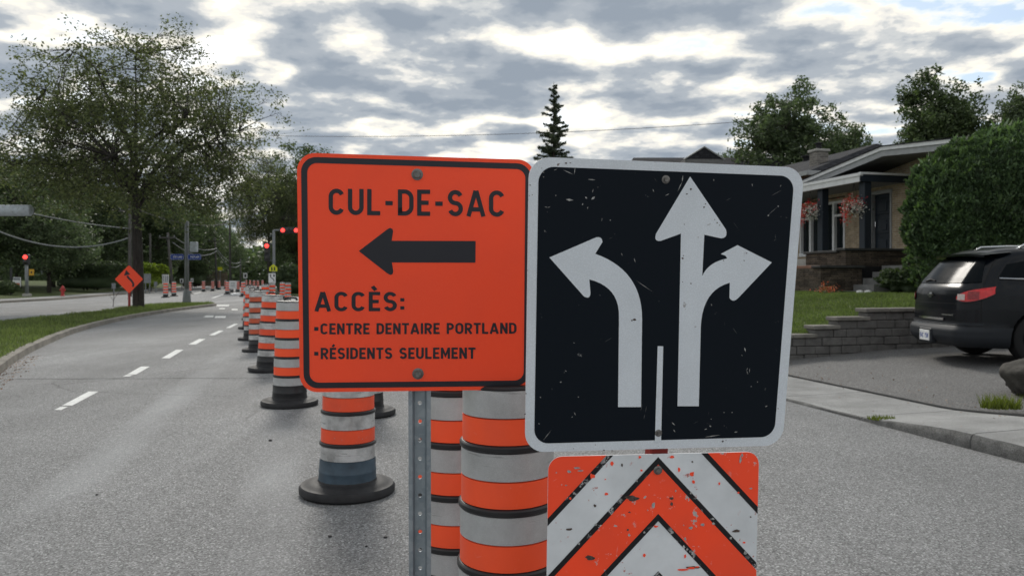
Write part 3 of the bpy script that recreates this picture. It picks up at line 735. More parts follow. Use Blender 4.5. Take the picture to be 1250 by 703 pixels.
# number on the door
# ================================================================== lettering (uniform stroke, road-sign style)
def arc(cx, cy, rx, ry, a0, a1, n=10): return [(cx+rx*math.cos(R(a0+(a1-a0)*i/n)), cy+ry*math.sin(R(a0+(a1-a0)*i/n))) for i in range(n+1)]
def glyph(ch, sw):
    h = sw/2; t, b_ = 1-h, h
    W = dict(C=.60, U=.60, L=.50, D=.60, E=.50, S=.58, A=.72, N=.60, T=.56, R=.60, I=sw, P=.58, O=.64, M=.72, B=.58, V=.66).get(ch)
    if ch in 'ÈÉ': W = .50
    if ch.isdigit(): W = .52
    if ch == 'C':
        r = (W-sw)/2; c = h+r; return W, [arc(c, t-r, r, r, 20, 180)+arc(c, b_+r, r, r, 180, 340)]
    if ch == 'U':
        r = (W-sw)/2; c = h+r; return W, [[(h, 1)]+arc(c, b_+r, r, r, 180, 360)+[(W-h, 1)]]
    if ch == 'O':
        r = (W-sw)/2; c = h+r; p = arc(c, t-r, r, r, 0, 180)+arc(c, b_+r, r, r, 180, 360); return W, [p+[p[0], p[1]]]
    if ch == 'L': return W, [[(h, 1), (h, b_), (W, b_)]]
    if ch == 'I': return W, [[(h, 0), (h, 1)]]
    if ch == 'T': return W, [[(0, t), (W, t)], [(W/2, 0), (W/2, t-h)]]
    if ch == 'E': return W, [[(W, b_), (h, b_), (h, t), (W, t)], [(sw, .5), (W*.88, .5)]]
    if ch == 'É': return W, glyph('E', sw)[1]+[[(W*.42, 1.08), (W*.72, 1.28)]]
    if ch == 'È': return W, glyph('E', sw)[1]+[[(W*.62, 1.08), (W*.32, 1.28)]]
    if ch == 'D':
        r = .26; return W, [[(h, b_), (h, t)]+arc(W-h-r, t-r, r, r, 90, 0)+arc(W-h-r, b_+r, r, r, 0, -90)+[(h, b_), (h, .3)]]
    if ch == 'S':
        ry = (t-b_)/4; rx = (W-sw)/2; c = W/2; return W, [arc(c, t-ry, rx, ry, 20, 270, 14)+arc(c, b_+ry, rx, ry, 90, -160, 14)[1:]]
    if ch == 'A': return W, [[(h*.9, 0), (W/2-h*.15, 1-h*.2)], [(W-h*.9, 0), (W/2+h*.15, 1-h*.2)], [(W*.2, .27), (W*.8, .27)]]
    if ch == 'N': return W, [[(h, 0), (h, 1)], [(W-h, 0), (W-h, 1)], [(h, .97), (W-h, .03)]]
    if ch == 'M': return W, [[(h, 0), (h, 1)], [(W-h, 0), (W-h, 1)], [(h, .96), (W/2, .28), (W-h, .96)]]
    if ch == 'V': return W, [[(h, 1), (W/2, h), (W-h, 1)]]
    if ch in 'PR' :
        r = .26*(t-.0)/1.0; r = (t-.46)/2; p = [(h, .46), (W-h-r, .46)]+arc(W-h-r, t-r, r, r, -90, 90)+[(h, t)]
        st = [[(h, 0), (h, 1)], p]
        if ch == 'R': st.append([(W*.45, .46), (W-h*.8, 0)])
        return W, st
    if ch == 'B':
        r = (t-.5)/2; q = (.5-b_)/2
        return W, [[(h, 0), (h, 1)], [(h, .5), (W-h-r, .5)]+arc(W-h-r, t-r, r, r, -90, 90)+[(h, t)], [(h, b_), (W-h-q, b_)]+arc(W-h-q, b_+q, q, q, -90, 90)]
    if ch == '-': return .40, [[(.06, .47), (.34, .47)]]
    if ch == ':': return sw*1.2, [[(h, .08), (h, .08+sw)], [(h, .5), (h, .5+sw)]]
    if ch == '.': return .30, [[(.0, .50), (.24, .50)]]
    D_ = {'1': [[(.1, .8), (.3, 1-h), (.3, 0)]], '2': [arc(.26, .74, .2, .2, 170, -30)+[(h, b_), (.52, b_)]], '9': [arc(.26, .70, .2, .22, 0, 360)+[(.40, .2), (.2, b_)]],
          '4': [[(.38, 0), (.38, 1), (h, .3), (.52, .3)]], '5': [[(.48, t), (.1, t), (.1, .58)]+arc(.24, .32, .22, .26, 100, -140)], '7': [[(0, t), (.48, t), (.2, 0)]]}
    if ch in D_: return W, D_[ch]
    return .34, []
def text_width(s, sw, gap): 
    w = 0
    for ch in s: w += glyph(ch, sw)[0]+gap
    return w-gap
def stroke_quads(path, sw):
    P = [Vector((p[0], p[1])) for p in path]
    Q = [P[0]]
    for p in P[1:]:
        if (p-Q[-1]).length > 1e-5: Q.append(p)
    P = Q; n = len(P); L, Rr = [], []
    for i in range(n):
        d0 = (P[i]-P[i-1]).normalized() if i else (P[1]-P[0]).normalized()
        d1 = (P[i+1]-P[i]).normalized() if i < n-1 else d0
        n0, n1 = Vector((-d0.y, d0.x)), Vector((-d1.y, d1.x)); m = n0+n1
        m = n0 if m.length < 1e-4 else m.normalized(); k = min(2.0, 1/max(.35, m.dot(n0)))
        L.append(P[i]+m*sw/2*k); Rr.append(P[i]-m*sw/2*k)
    return [(L[i], Rr[i], Rr[i+1], L[i+1]) for i in range(n-1)]
def lettering(name, s, m, parent, place, sw, gap, lift, each=False):
    # place(a, b): letter coordinates (a along the line in 0..1, b in cap heights) -> local sign x, z ; one mesh per line
    Wt = text_width(s, sw, gap); b = MB(); x = 0; kk = 0
    for ch in s:
        w, st = glyph(ch, sw)
        if each: b = MB()
        for path in st:
            kk += 1
            for q in stroke_quads([(x+p[0], p[1]) for p in path], sw):
                vs_ = []
                for p in q:
                    X, Z = place(p.x/Wt, p.y); vs_.append((X, -(lift+.00006*(kk % 5)), Z))
                b.add(vs_, [(0, 1, 2, 3)])
        if each and st: b.build('letter', m, parent, fix=False)
        x += w+gap
    return None if each else tag(b.build(name, m, parent, fix=False), kind='stuff')

# ================================================================== signs in the foreground
class Plane:                                              # a sign panel's own plane: origin, rotation
    def __init__(self, loc, rot):
        from mathutils import Euler
        self.o = Vector(loc); self.m = Euler([R(a) for a in rot], 'XYZ').to_matrix(); self.mi = self.m.transposed(); self.rot = rot
    def px(self, u, v):                                   # where the photo's point lies on the panel
        d = Vector(((u-CX)/F, 1, -(v-HOR)/F)); n_ = self.m @ Vector((0, 1, 0)); c = Vector((0, 0, ZC))
        k = (self.o-c).dot(n_)/d.dot(n_); q = self.mi @ (c+d*k-self.o); return (q.x, q.z)
def quad_round(c, r, inset_=0.0, n=8):                    # rounded outline inside four corner points (tl, tr, br, bl)
    c = [Vector(p) for p in c]; cen = sum(c, Vector((0, 0)))/4
    if inset_:
        L = []
        for i in range(4):
            p, q = c[i], c[(i+1) % 4]; d = (q-p).normalized(); nn = Vector((-d.y, d.x))
            if nn.dot(cen-p) < 0: nn = -nn
            L.append((p+nn*inset_, d))
        def isect(a, b):
            (p, d), (q, e) = a, b; k = ((q-p).x*e.y-(q-p).y*e.x)/(d.x*e.y-d.y*e.x); return p+d*k
        c = [isect(L[i-1], L[i]) for i in range(4)]
    out = []
    for i in range(4):
        p = c[i]; a = (c[i-1]-p).normalized(); b = (c[(i+1) % 4]-p).normalized(); half = math.acos(max(-1, min(1, a.dot(b))))/2
        ln = r/math.tan(half); cc = p+(a+b).normalized()*(r/math.sin(half)); s0 = p+a*ln-cc; s1 = p+b*ln-cc
        a0 = math.atan2(s0.y, s0.x); a1 = math.atan2(s1.y, s1.x)
        while a1-a0 > PI: a1 -= 2*PI
        while a1-a0 < -PI: a1 += 2*PI
        out += [(cc.x+r*math.cos(a0+(a1-a0)*k/n), cc.y+r*math.sin(a0+(a1-a0)*k/n)) for k in range(n+1)]
    return out
def ring_mesh(outer, inner, y):
    n = len(outer); b = MB()
    return b.add([(x, y, z) for x, z in outer]+[(x, y, z) for x, z in inner], [(i, (i+1) % n, n+(i+1) % n, n+i) for i in range(n)])
def clip_convex(poly, region):
    ar = sum(region[i-1][0]*region[i][1]-region[i][0]*region[i-1][1] for i in range(len(region))); s = 1 if ar > 0 else -1
    out = list(poly)
    for i in range(len(region)):
        a, b = region[i-1], region[i]; inp = out; out = []
        side = lambda p: s*((b[0]-a[0])*(p[1]-a[1])-(b[1]-a[1])*(p[0]-a[0]))
        for j in range(len(inp)):
            p, q = inp[j-1], inp[j]; sp, sq = side(p), side(q)
            if (sp >= 0) != (sq >= 0):
                k = sp/(sp-sq); out.append((p[0]+(q[0]-p[0])*k, p[1]+(q[1]-p[1])*k))
            if sq >= 0: out.append(q)
        if not out: return []
    return out
def face(poly, y): return MB().add([(x, -y, z) for x, z in poly], [tuple(range(len(poly)))])
def bolt(parent, x, z, y, r=.017):
    b = MB().lathe([(.0005, .008), (r*.55, .0085), (r*.62, .006), (r*.62, .0028), (r*.72, .0028), (r, .0015), (r, 0)], 20)
    b.v = [(x+p[0], -(y+p[2]), z+p[1]) for p in b.v]
    return b.build('bolt', M['bolt'], parent, smooth=35)
def panel_child(root, base, P, name, poly, m, th=.003):
    o = MB().prism(poly, 0, th, lambda a, c, d: (a, d, c)).build(name, m, root)
    o.location = P.o-Vector(base); o.rotation_euler = [R(a) for a in P.rot]
    return o

# ---- orange information sign on its galvanised channel post
PO = Plane((-.3014, 2.4724, 1.5122), (4.2, .24, 7.0))
base_o = (-.3085, 2.593, 0)
so = thing('information_sign', 'orange CUL-DE-SAC sign with black lettering on perforated steel post', 'road sign', base_o)
c_o = [PO.px(*p) for p in ((362.3, 186.3), (653, 195.5), (650.5, 475.2), (366, 478.7))]
body = panel_child(so, base_o, PO, 'sign_panel', quad_round(c_o, .056), M['orange'])
MB().prism(quad_round(c_o, .056), .0032, .0042, lambda a, c, d: (a, d, c)).build('panel_back', M['alu'], body)
ring_mesh(quad_round(c_o, .046, .0125), quad_round(c_o, .030, .031), -.0009).build('border', M['ink'], body)
def line_place(P, x0, x1, yt0, yb0, yt1, yb1):
    def f(a, b_):
        u = x0+(x1-x0)*a; yb = yb0+(yb1-yb0)*a; yt = yt0+(yt1-yt0)*a; return P.px(u, yb+(yt-yb)*b_)
    return f
lettering('lettering', 'CUL-DE-SAC', M['ink'], body, line_place(PO, 401.2, 616, 230.3, 262.2, 232.8, 264.8), .165, .135, .0009, True)
lettering('lettering', 'ACCÈS:', M['ink'], body, line_place(PO, 384, 494.5, 356, 380, 356.2, 379.6), .175, .15, .0009, True)
lettering('lettering', 'CENTRE DENTAIRE PORTLAND', M['ink'], body, line_place(PO, 391.3, 630.5, 394.5, 408, 393.8, 407.2), .185, .11, .0009, True)
lettering('lettering', 'RÉSIDENTS SEULEMENT', M['ink'], body, line_place(PO, 391.5, 580.5, 424.3, 438.2, 423.9, 437.6), .185, .11, .0009, True)
for v in (401.2, 431.4): face([PO.px(*p) for p in ((383.6, v-2.2), (388.6, v-2.2), (388.6, v+2.4), (383.6, v+2.4))], .0009).build('bullet', M['ink'], body)
ap = [(437.9, 306.5), (472.5, 280.2), (476, 278.2), (479, 279.4), (480, 282.5), (479.2, 286.5), (478.2, 294), (580.6, 294.2), (580.4, 320.6), (478.4, 320.4), (479.4, 326.5), (480.2, 331.5), (479.2, 334.6), (476.4, 335.6), (473, 333.8)]
face([PO.px(*p) for p in ap], .0009).build('arrow', M['ink'], body)
for u, v in ((509.3, 213.2), (510.2, 455.9)): bolt(body, *PO.px(u, v), .0005, .0185)
# the post: hat-section channel with a row of holes
pc = MB(); x0 = -.0; hw = .0365
zt, zb = 1.86, -.12
prof = [(-hw, .0), (-.0235, .0), (-.0165, .022), (.0165, .022), (.0235, .0), (hw, .0)]
th = .0035
for i in range(len(prof)-1):
    (xa, ya), (xb, yb) = prof[i], prof[i+1]
    if i == 2: continue
    d = Vector((xb-xa, yb-ya)).normalized(); nx, ny = -d.y*th, d.x*th
    pc.add([(xa, ya, zb), (xb, yb, zb), (xb+nx, yb+ny, zb), (xa+nx, ya+ny, zb), (xa, ya, zt), (xb, yb, zt), (xb+nx, yb+ny, zt), (xa+nx, ya+ny, zt)],
           [(0,1,5,4), (2,3,7,6), (1,2,6,5), (3,0,4,7), (4,5,6,7)])
pitch = .0622; zc = zb
while zc < zt:
    z1 = min(zc+pitch, zt); mid = (zc+z1)/2
    for yy in (.022, .0255):
        oc = [(.0068*math.cos(2*PI*(k+.5)/12), yy, mid+.0068*math.sin(2*PI*(k+.5)/12)) for k in range(12)]
        sq = []
        for k in range(12):
            a = 2*PI*(k+.5)/12; cx_, cz_ = math.cos(a), math.sin(a); s_ = min(.0166/abs(cx_) if abs(cx_) > 1e-6 else 9, (z1-zc)/2/abs(cz_) if abs(cz_) > 1e-6 else 9)
            sq.append((cx_*s_, yy, mid+cz_*s_))
        cor = [(.0165, yy, z1), (-.0165, yy, z1), (-.0165, yy, zc), (.0165, yy, zc)]
        pc.add(oc+sq, [(k, (k+1) % 12, 12+(k+1) % 12, 12+k) for k in range(12)])
        # corners
        for cc in cor:
            ds = sorted(range(12), key=lambda k: (sq[k][0]-cc[0])**2+(sq[k][2]-cc[2])**2)[:2]
            pc.add([sq[ds[0]], cc, sq[ds[1]]], [(0, 1, 2)])
    pc.add([(.0068*math.cos(2*PI*(k+.5)/12), yy, mid+.0068*math.sin(2*PI*(k+.5)/12)) for yy in (.022, .0255) for k in range(12)], [(k, (k+1) % 12, 12+(k+1) % 12, 12+k) for k in range(12)])
    zc = z1
post = pc.build('post', M['galv'], so, fix=False)
post.rotation_euler = (R(4.2), 0, R(5))
# small welded base plate
MB().bbox(-.22, .22, -.22, .22, 0, .02, .004).build('base_plate', M['galv'], so)

# ---- black lane sign above a chevron panel
PB = Plane((.4098, 2.0835, 1.4178), (7.5, .38, 8.3))
PCV = Plane((.4, 2.155, .80), (4.0, -.9, 8.3))
base_b = (.43, 2.243, 0)
sb = thing('lane_sign', 'scratched black lane-arrow sign mounted above an orange and white chevron panel', 'road sign', base_b)
c_b = [PB.px(*p) for p in ((645.7, 191.2), (982.1, 204.7), (955.2, 543.4), (640.7, 552))]
pb = panel_child(sb, base_b, PB, 'sign_panel', quad_round(c_b, .055), M['white_ref'])
MB().prism(quad_round(c_b, .055), .0032, .0042, lambda a, c, d: (a, d, c)).build('panel_back', M['alu'], pb)
c_in = [PB.px(*p) for p in ((657.5, 203.2), (969.6, 215.2), (945, 532.8), (652, 541.2))]
face(quad_round(c_in, .04), .0007).build('black_field', M['sign_black'], pb)
def bez(p0, p1, p2, n=8): return [((1-t)**2*p0[0]+2*t*(1-t)*p1[0]+t*t*p2[0], (1-t)**2*p0[1]+2*t*(1-t)*p1[1]+t*t*p2[1]) for t in [i/n for i in range(n+1)]]
la = [(670.5, 314.2), (727.5, 289.8)]+bez((727.5, 289.8), (735, 288.2), (735.2, 295.5), 5)+[(726.5, 309.8)]+bez((726.5, 309.8), (783.6, 330), (783.6, 389), 14)+[(782.4, 496.4), (754.3, 496.4), (755.4, 389)]+bez((755.4, 386), (756, 350), (719.2, 341), 10)+[(720.6, 357)]+bez((720.6, 357), (720.5, 366.5), (712.5, 361.5), 5)
def tess_sheet(name, poly, P, y, m, parent):
    from mathutils.geometry import tessellate_polygon
    pts_ = [P.px(*p) for p in poly]; tr = tessellate_polygon([[Vector((x, z, 0)) for x, z in pts_]])
    return MB().add([(x, -y, z) for x, z in pts_], [tuple(t) for t in tr]).build(name, m, parent, fix=False)
tess_sheet('left_arrow', la, PB, .0014, M['white_ref'], pb)
ca = [(842.2, 215.6), (885.8, 280)]+bez((885.8, 280), (889, 290.5), (880, 291), 5)+[(859.5, 286.5), (857, 337)]+bez((857, 337), (864, 320), (887.5, 315.4), 8)+[(885.4, 312.2), (879.5, 310), (900, 299.2), (941.9, 320.3), (900.5, 364)]+bez((900.5, 364), (894, 370), (890.2, 363.5), 5)+[(890.6, 345)]+bez((890.6, 345), (857, 354), (855.2, 399), 10)+[(852.8, 495.4), (826.8, 495.4), (831, 285.2), (806.5, 294)]+bez((806.5, 294), (797.5, 295.5), (800.5, 285.5), 5)
tess_sheet('straight_and_right_arrow', ca, PB, .0014, M['white_ref'], pb)
tess_sheet('lane_divider', [(802.6, 422.2), (809.4, 422.4), (806.8, 539.2), (799.2, 539.6)], PB, .0014, M['white_ref'], pb)
bolt(pb, *PB.px(812.5, 219.3), .0008, .011); bolt(pb, *PB.px(803.5, 528), .0016, .010)
# scratches and chips where the photo shows them, too fine to pick apart
b = MB()
for u0, v0, u1, v1, w in ((676, 208, 680, 206.5, .7), (687.5, 207.5, 700, 213.3, 1.0), (700.8, 213, 702, 204.5, .9), (717.8, 219, 726.5, 219.8, 1.2), (691, 243.5, 699.5, 244.5, 3.0), (714.5, 240.5, 716.5, 242.5, 2.2), (722, 243.5, 726, 240, 3.2), (723, 235, 724, 231, .9),
      (665, 252.5, 668.5, 253.4, .8), (668.5, 253.4, 671.5, 252.6, .8), (710.5, 250.5, 711.5, 248.5, 1.5), (716.8, 255, 717.6, 252.5, .9), (678, 238.4, 678.8, 239, 1.2), (744.4, 268.8, 745.4, 269, 1.6), (663, 210.3, 664, 210.8, 1.3), (663, 216, 664, 216.4, 1.3),
      (683.5, 466.3, 685.5, 465.6, 1.6), (659.3, 484, 660, 485.2, 1.4), (705.6, 484, 706.4, 484.4, 1.4), (701, 503, 702.5, 506.5, .9), (697.8, 509, 699, 508, 1.0), (663, 537, 673, 524.4, .6), (657, 516.5, 659, 517, .9), (912.5, 448.5, 911.2, 452, .6), (915, 449, 914.6, 455, .6), (911.2, 452, 913, 456.8, .6),
      (924, 466, 925, 465.6, 1.0), (916.5, 471.6, 917.3, 471.2, 1.0), (934, 496, 936.4, 494.8, 1.2), (893, 503, 894, 503, 1.4), (883.3, 503, 884, 503, 1.2), (867.6, 511, 868.3, 511.2, 1.4), (866, 519.2, 868, 520.3, 1.8), (860, 523.8, 863, 522.8, 1.1), (860, 533, 879, 530.4, 1.1), (896.5, 527, 900, 526.6, 1.6),
      (949.2, 251.6, 950.4, 252, 2.0), (937, 263.5, 938.4, 262.4, 2.0), (938, 262, 949, 252.5, .35), (871, 219, 871.4, 221, 1.3), (917.8, 224.5, 918.4, 227.5, .9), (952, 228, 953.4, 226, .9), (833.5, 214.5, 832.6, 222, 1.4), (832.6, 222, 827, 234, 1.0), (796.8, 231, 798, 234.5, .9), (812, 239, 817, 236.5, .8),
      (758.5, 309, 759.6, 312, .8), (773.8, 315, 775.6, 320.5, .9), (776, 342, 797, 356.5, .5), (820, 515, 824, 519, 1.2), (822, 524, 824, 527, 1.2), (908.6, 424, 910, 429, 1.6), (905, 433, 906, 434, .8), (735, 266, 734.4, 270, .5), (690, 452, 691.4, 453, 1.0), (700, 418, 701.4, 418.4, .9), (868, 371, 869, 373, .8)):
    d_ = Vector((u1-u0, v1-v0)); d_ = d_.normalized() if d_.length > 0 else Vector((1, 0)); nn = Vector((-d_.y, d_.x))*w*.5; a_ = Vector((u0, v0)); c_ = Vector((u1, v1)); m_ = a_.lerp(c_, .45)
    q = [a_-d_*.3, m_+nn, c_+d_*.3, m_-nn*.8]; b.add([(PB.px(p.x, p.y)[0], -.0011, PB.px(p.x, p.y)[1]) for p in q], [(0, 1, 2, 3)])
tag(b.build('scratches', M['scuff'], pb, fix=False), kind='stuff')
b = MB()
for u, v, r_ in ((774, 390, 2.6), (771, 391, 1.5), (833, 315, 1.6), (834, 312, 1.0), (859, 253, 1.6), (861, 249, 1.0), (875, 272, 1.4), (878, 275, 1.0), (872, 268, .8), (843, 346, 1.3), (833, 344, .8), (883, 318, 1.0), (908, 318, 1.0), (911, 309, 1.1), (835, 274, .9), (843, 231, 1.6), (838, 237, 1.3), (647, 226, 1.1), (646, 239, .8), (661, 205.5, .9), (691, 199.5, 1.8), (696, 199, 1.0), (737, 549, 1.4), (747, 549.5, 1.0), (882, 538, 1.6), (886, 537, .9), (700, 547, .8), (643.6, 296, 1.0), (644, 330, .8), (641, 505, 1.2), (642, 480, .9)):
    ar_ = [Vector((u, v))+Vector((math.cos(k_), math.sin(k_)*.8))*r_*rnd.uniform(.5, 1.1) for k_ in (0, .9, 1.9, 2.9, 3.9, 5.0)]
    b.add([(PB.px(p.x, p.y)[0], -.0019, PB.px(p.x, p.y)[1]) for p in ar_], [tuple(range(6))])
tag(b.build('stains', M['stain'], pb, fix=False), kind='stuff')
# chevron panel
c_c = [PCV.px(*p) for p in ((669.4, 557.2), (926.4, 551.0), (918.5, 905), (664.5, 912))]
reg = quad_round(c_c, .038); pcv = panel_child(sb, base_b, PCV, 'chevron_panel', reg, M['white_worn'])
MB().prism(reg, .0032, .0042, lambda a, c, d: (a, d, c)).build('panel_back', M['alu'], pcv)
ax = 803.4
def half_band(y0, y1, side, k=1.075):
    e = 150 if side > 0 else -150
    return [(ax, y0), (ax+e, y0+abs(e)*k), (ax+e, y1+abs(e)*k), (ax, y1)]
ap0 = 557.4; per = 139.0
for i in range(-1, 3):
    y = ap0+per*i
    for side in (-1, 1):
        for nm, ya, yb, m, lift in (('orange_stripe', y+8-(60 if i < 0 else 0), y+70, M['orange_worn'], .0006), ('black_stripe', y-(300 if i < 0 else 0), y+9-(300 if i < 0 else 0), M['chev_black'], .0010), ('black_stripe', y+69, y+78, M['chev_black'], .0010)):
            q = clip_convex([PCV.px(*p) for p in half_band(ya, yb, side)], reg)
            if len(q) > 2: face(q, lift).build(nm, m, pcv)
def blots(nm, L, m, lift, z=4.314, o_=(660, 540)):
    b = MB()
    for x_, y_, rx_, ry_ in L:
        ar_ = [((x_+math.cos(k_)*rx_*rnd.uniform(.5, 1.15))/z+o_[0], (y_+math.sin(k_)*ry_*rnd.uniform(.5, 1.15))/z+o_[1]) for k_ in np.linspace(0, 5.6, 9)]
        b.add([(PCV.px(*p)[0], -lift, PCV.px(*p)[1]) for p in ar_], [tuple(range(9))])
    tag(b.build(nm, m, pcv, fix=False), kind='stuff')
blots('red_scuffs', [(375, 110, 9, 14), (345, 270, 10, 9), (340, 192, 5, 4), (795, 165, 14, 16), (805, 207, 10, 11), (727, 142, 8, 12), (940, 215, 6, 10), (545, 590, 7, 12), (760, 595, 7, 12), (605, 440, 16, 7), (1070, 525, 10, 6), (270, 175, 18, 16), (155, 292, 9, 8), (530, 145, 9, 6), (690, 75, 12, 8), (520, 75, 9, 8), (745, 667, 32, 7), (790, 658, 24, 7), (825, 652, 14, 5), (1040, 262, 7, 6)], M['orange_worn'], .0016)
blots('smudges', [(480, 290, 42, 18), (262, 605, 34, 15), (690, 322, 12, 12), (688, 292, 12, 10), (285, 330, 9, 9), (428, 118, 7, 9), (467, 365, 8, 6), (458, 458, 8, 7), (1030, 465, 24, 9), (150, 455, 16, 10), (798, 100, 6, 6), (1105, 390, 5, 4), (800, 655, 40, 8)], M['stain'], .0014)
blots('bare_chips', [(593, 325, 13, 18), (563, 354, 5, 5), (790, 447, 11, 10), (852, 430, 11, 11), (908, 425, 10, 8), (465, 485, 7, 9), (760, 505, 8, 10), (752, 433, 4, 4), (710, 253, 5, 6), (1050, 90, 7, 24), (1060, 65, 6, 14), (150, 152, 12, 10), (190, 132, 22, 7), (210, 146, 18, 6), (82, 157, 5, 5), (110, 220, 4, 4), (133, 223, 7, 4), (1105, 240, 10, 5), (545, 470, 9, 7), (505, 200, 6, 8), (375, 345, 8, 10), (290, 430, 9, 7), (200, 530, 8, 10), (790, 265, 8, 7), (905, 400, 10, 8), (1000, 500, 9, 9), (1075, 580, 10, 10), (690, 470, 10, 7), (770, 560, 8, 8)], M['scuff'], .0018)
bolt(pcv, *PCV.px(802.8, 573.3), .0015, .0125)
# square red-painted post carrying both panels
ps = MB().bbox(-.026, .026, -.02, .03, .0, 1.76, .003).build('post', M['red_steel'], sb)
ps.location = (-.03, 0.0, 0); ps.rotation_euler = (R(3.85), 0, R(8))
MB().bbox(-.26, .26, -.26, .26, 0, .018, .004).build('base_plate', M['red_steel'], sb)

# ================================================================== drums
def make_drum():
    root = thing('traffic_drum', 'x', 'traffic drum', (0, 0, 0), 0, 'orange and white drums along the works')
    S = 56
    MB().lathe([(.03, 0), (.318, 0), (.33, .012), (.332, .045), (.32, .062), (.285, .068), (.272, .078), (.23, .082), (.205, .09), (.2, .1)], S).build('rubber_base', M['rubber'], root, smooth=40)
    MB().lathe([(.2, .098), (.197, .15), (.199, .155), (.199, .165), (.196, .17), (.193, .245), (.15, .246)], S).build('neck', M['d_black'], root, smooth=40)
    def band(nm, r0, r1, z0, z1, m):
        MB().lathe([(r0-.02, z0), (r0, z0+.002), (r1, z1-.002), (r1-.02, z1)], S).build(nm, m, root, smooth=40)
    band('white_band', .190, .189, .246, .340, M['d_white'])
    z = .340
    for i in range(4):
        r = .190-.0065*i
        MB().lathe([(r-.03, z), (r+.001, z), (r+.0065, z+.005), (r+.0065, z+.019), (r+.002, z+.024), (r-.004, z+.026), (r-.03, z+.027)], S).build('ring', M['d_black'], root, smooth=35)
        band('orange_band', r-.004, r-.005, z+.026, z+.120, M['d_orange'])
        band('white_band', r-.0048, r-.006, z+.121, z+.220, M['d_white'])
        z += .22
    MB().lathe([(.164, z-.002), (.166, z+.004), (.158, z+.012), (.08, z+.018), (.001, z+.02)], S).build('top_cap', M['d_black'], root, smooth=40)
    pts_ = [(-.07, 0, z+.015), (-.065, 0, z+.04), (-.03, 0, z+.052), (.03, 0, z+.052), (.065, 0, z+.04), (.07, 0, z+.015)]
    MB().tube(catmull([Vector(p) for p in pts_], 4), .012, 8).build('handle', M['d_black'], root, smooth=True)
    return root
drum0 = make_drum(); drum_used = [False]
def place_drum(u, D, label, rz=0.0, tilt=(0, 0), look='clean'):
    o = drum0 if not drum_used[0] else copy_tree(drum0)
    drum_used[0] = True
    if tilt == (0, 0): tilt = (rnd.uniform(-.7, .7), rnd.uniform(-.7, .7))
    o.location = ((u-CX)/F*D, D, .002); o.scale = (1, 1, 1); o.rotation_euler = (R(tilt[0]), R(tilt[1]), rz); o['label'] = label
    sub = {'clean': {}, 'scuffed': {'orange_band': 'd_orange2', 'white_band': 'd_white2'}, 'blue': {'orange_band': 'd_orange2', 'white_band': 'd_white2', 'neck': 'd_blue'},
           'faded': {'orange_band': 'd_orange3', 'white_band': 'd_white2'}}[look]
    for ch in o.children:
        k = ch.name.split('.')[0]
        if k in sub:
            ch.material_slots[0].link = 'OBJECT'; ch.material_slots[0].material = M[sub[k]]
    return o
place_drum(622, 2.66, 'nearest orange and white drum, close behind the chevron panel', 0.4).scale = (.93, .93, .93)
place_drum(561, 3.42, 'second nearest drum, between steel post and nearest drum', 1.7)
place_drum(424, 5.42, 'scuffed drum with blue-grey neck standing below the orange sign', 2.4, (0, 0), 'blue')
place_drum(353.5, 9.15, 'clean drum partly hidden by left edge of the orange sign', .3)
place_drum(446, 8.5, 'drum mostly hidden behind the orange sign and blue-grey drum', 1.2, (0, 0), 'scuffed')
place_drum(328.5, 12.5, 'scuffed drum with crumpled top, second in the left row', 2.9, (1.5, -2.0), 'scuffed')
place_drum(315.8, 15.9, 'faded brownish drum, third in the left row', 3.3, (0, 1.0), 'faded')
place_drum(307.6, 18.8, 'scuffed drum, fourth in the left row', .9, (0, .5), 'scuffed')
place_drum(304.8, 23.0, 'drum mostly hidden behind the fourth drum of left row', 1.4, (0, 0), 'scuffed')
place_drum(306.5, 28, 'drum behind the left row, only base edge and top showing', 1.0)
place_drum(324, 34, 'drum whose top shows above second drum of left row', .7)
place_drum(332, 43, 'drum standing below the keep-right sign', .2)
place_drum(344.6, 55, 'distant drum just left of orange sign, left of a pair', .5)
place_drum(351.4, 47, 'distant drum just left of orange sign, right of a pair', .8)
for u, D, lab in ((202.2, 61, 'far drum left of the lamp post, left of a pair'), (212.4, 65, 'far drum left of the lamp post, right of a pair'),
                  (231.2, 76, 'far drum half hidden right behind the lamp post'), (248.5, 88, 'far drum, first to stand clear right of the lamp post'),
                  (259.7, 92, 'far drum, second to stand clear right of lamp post'), (267.5, 104, 'far drum, third to stand clear right of lamp post'),
                  (275.2, 112, 'far drum partly hidden behind the drum left of white board'), (277.4, 74, 'far drum close left of the white work-zone board'),
                  (282.8, 84, 'far drum behind the white work-zone board'), (290.5, 86, 'far drum close right of the white work-zone board'),
                  (297.0, 64, 'nearer far drum just left of the left row of drums'), (300.6, 150, 'very distant drum at the road end, leftmost of its cluster'),
                  (305.2, 132, 'very distant drum at the road end, second of its cluster'), (310.0, 108, 'distant drum above the left row, left of a close pair'),
                  (314.8, 112, 'distant drum above the left row, right of a close pair'), (320.5, 140, 'very distant drum at the road end, rightmost of its cluster')):
    place_drum(u, D, lab, rnd.uniform(0, 6))
# ================================================================== street furniture further off
def base_at(u, D, z=0.0): return ((u-CX)/F*D, D, z)
def zpx(v, D): return ZC-(v-HOR)/F*D
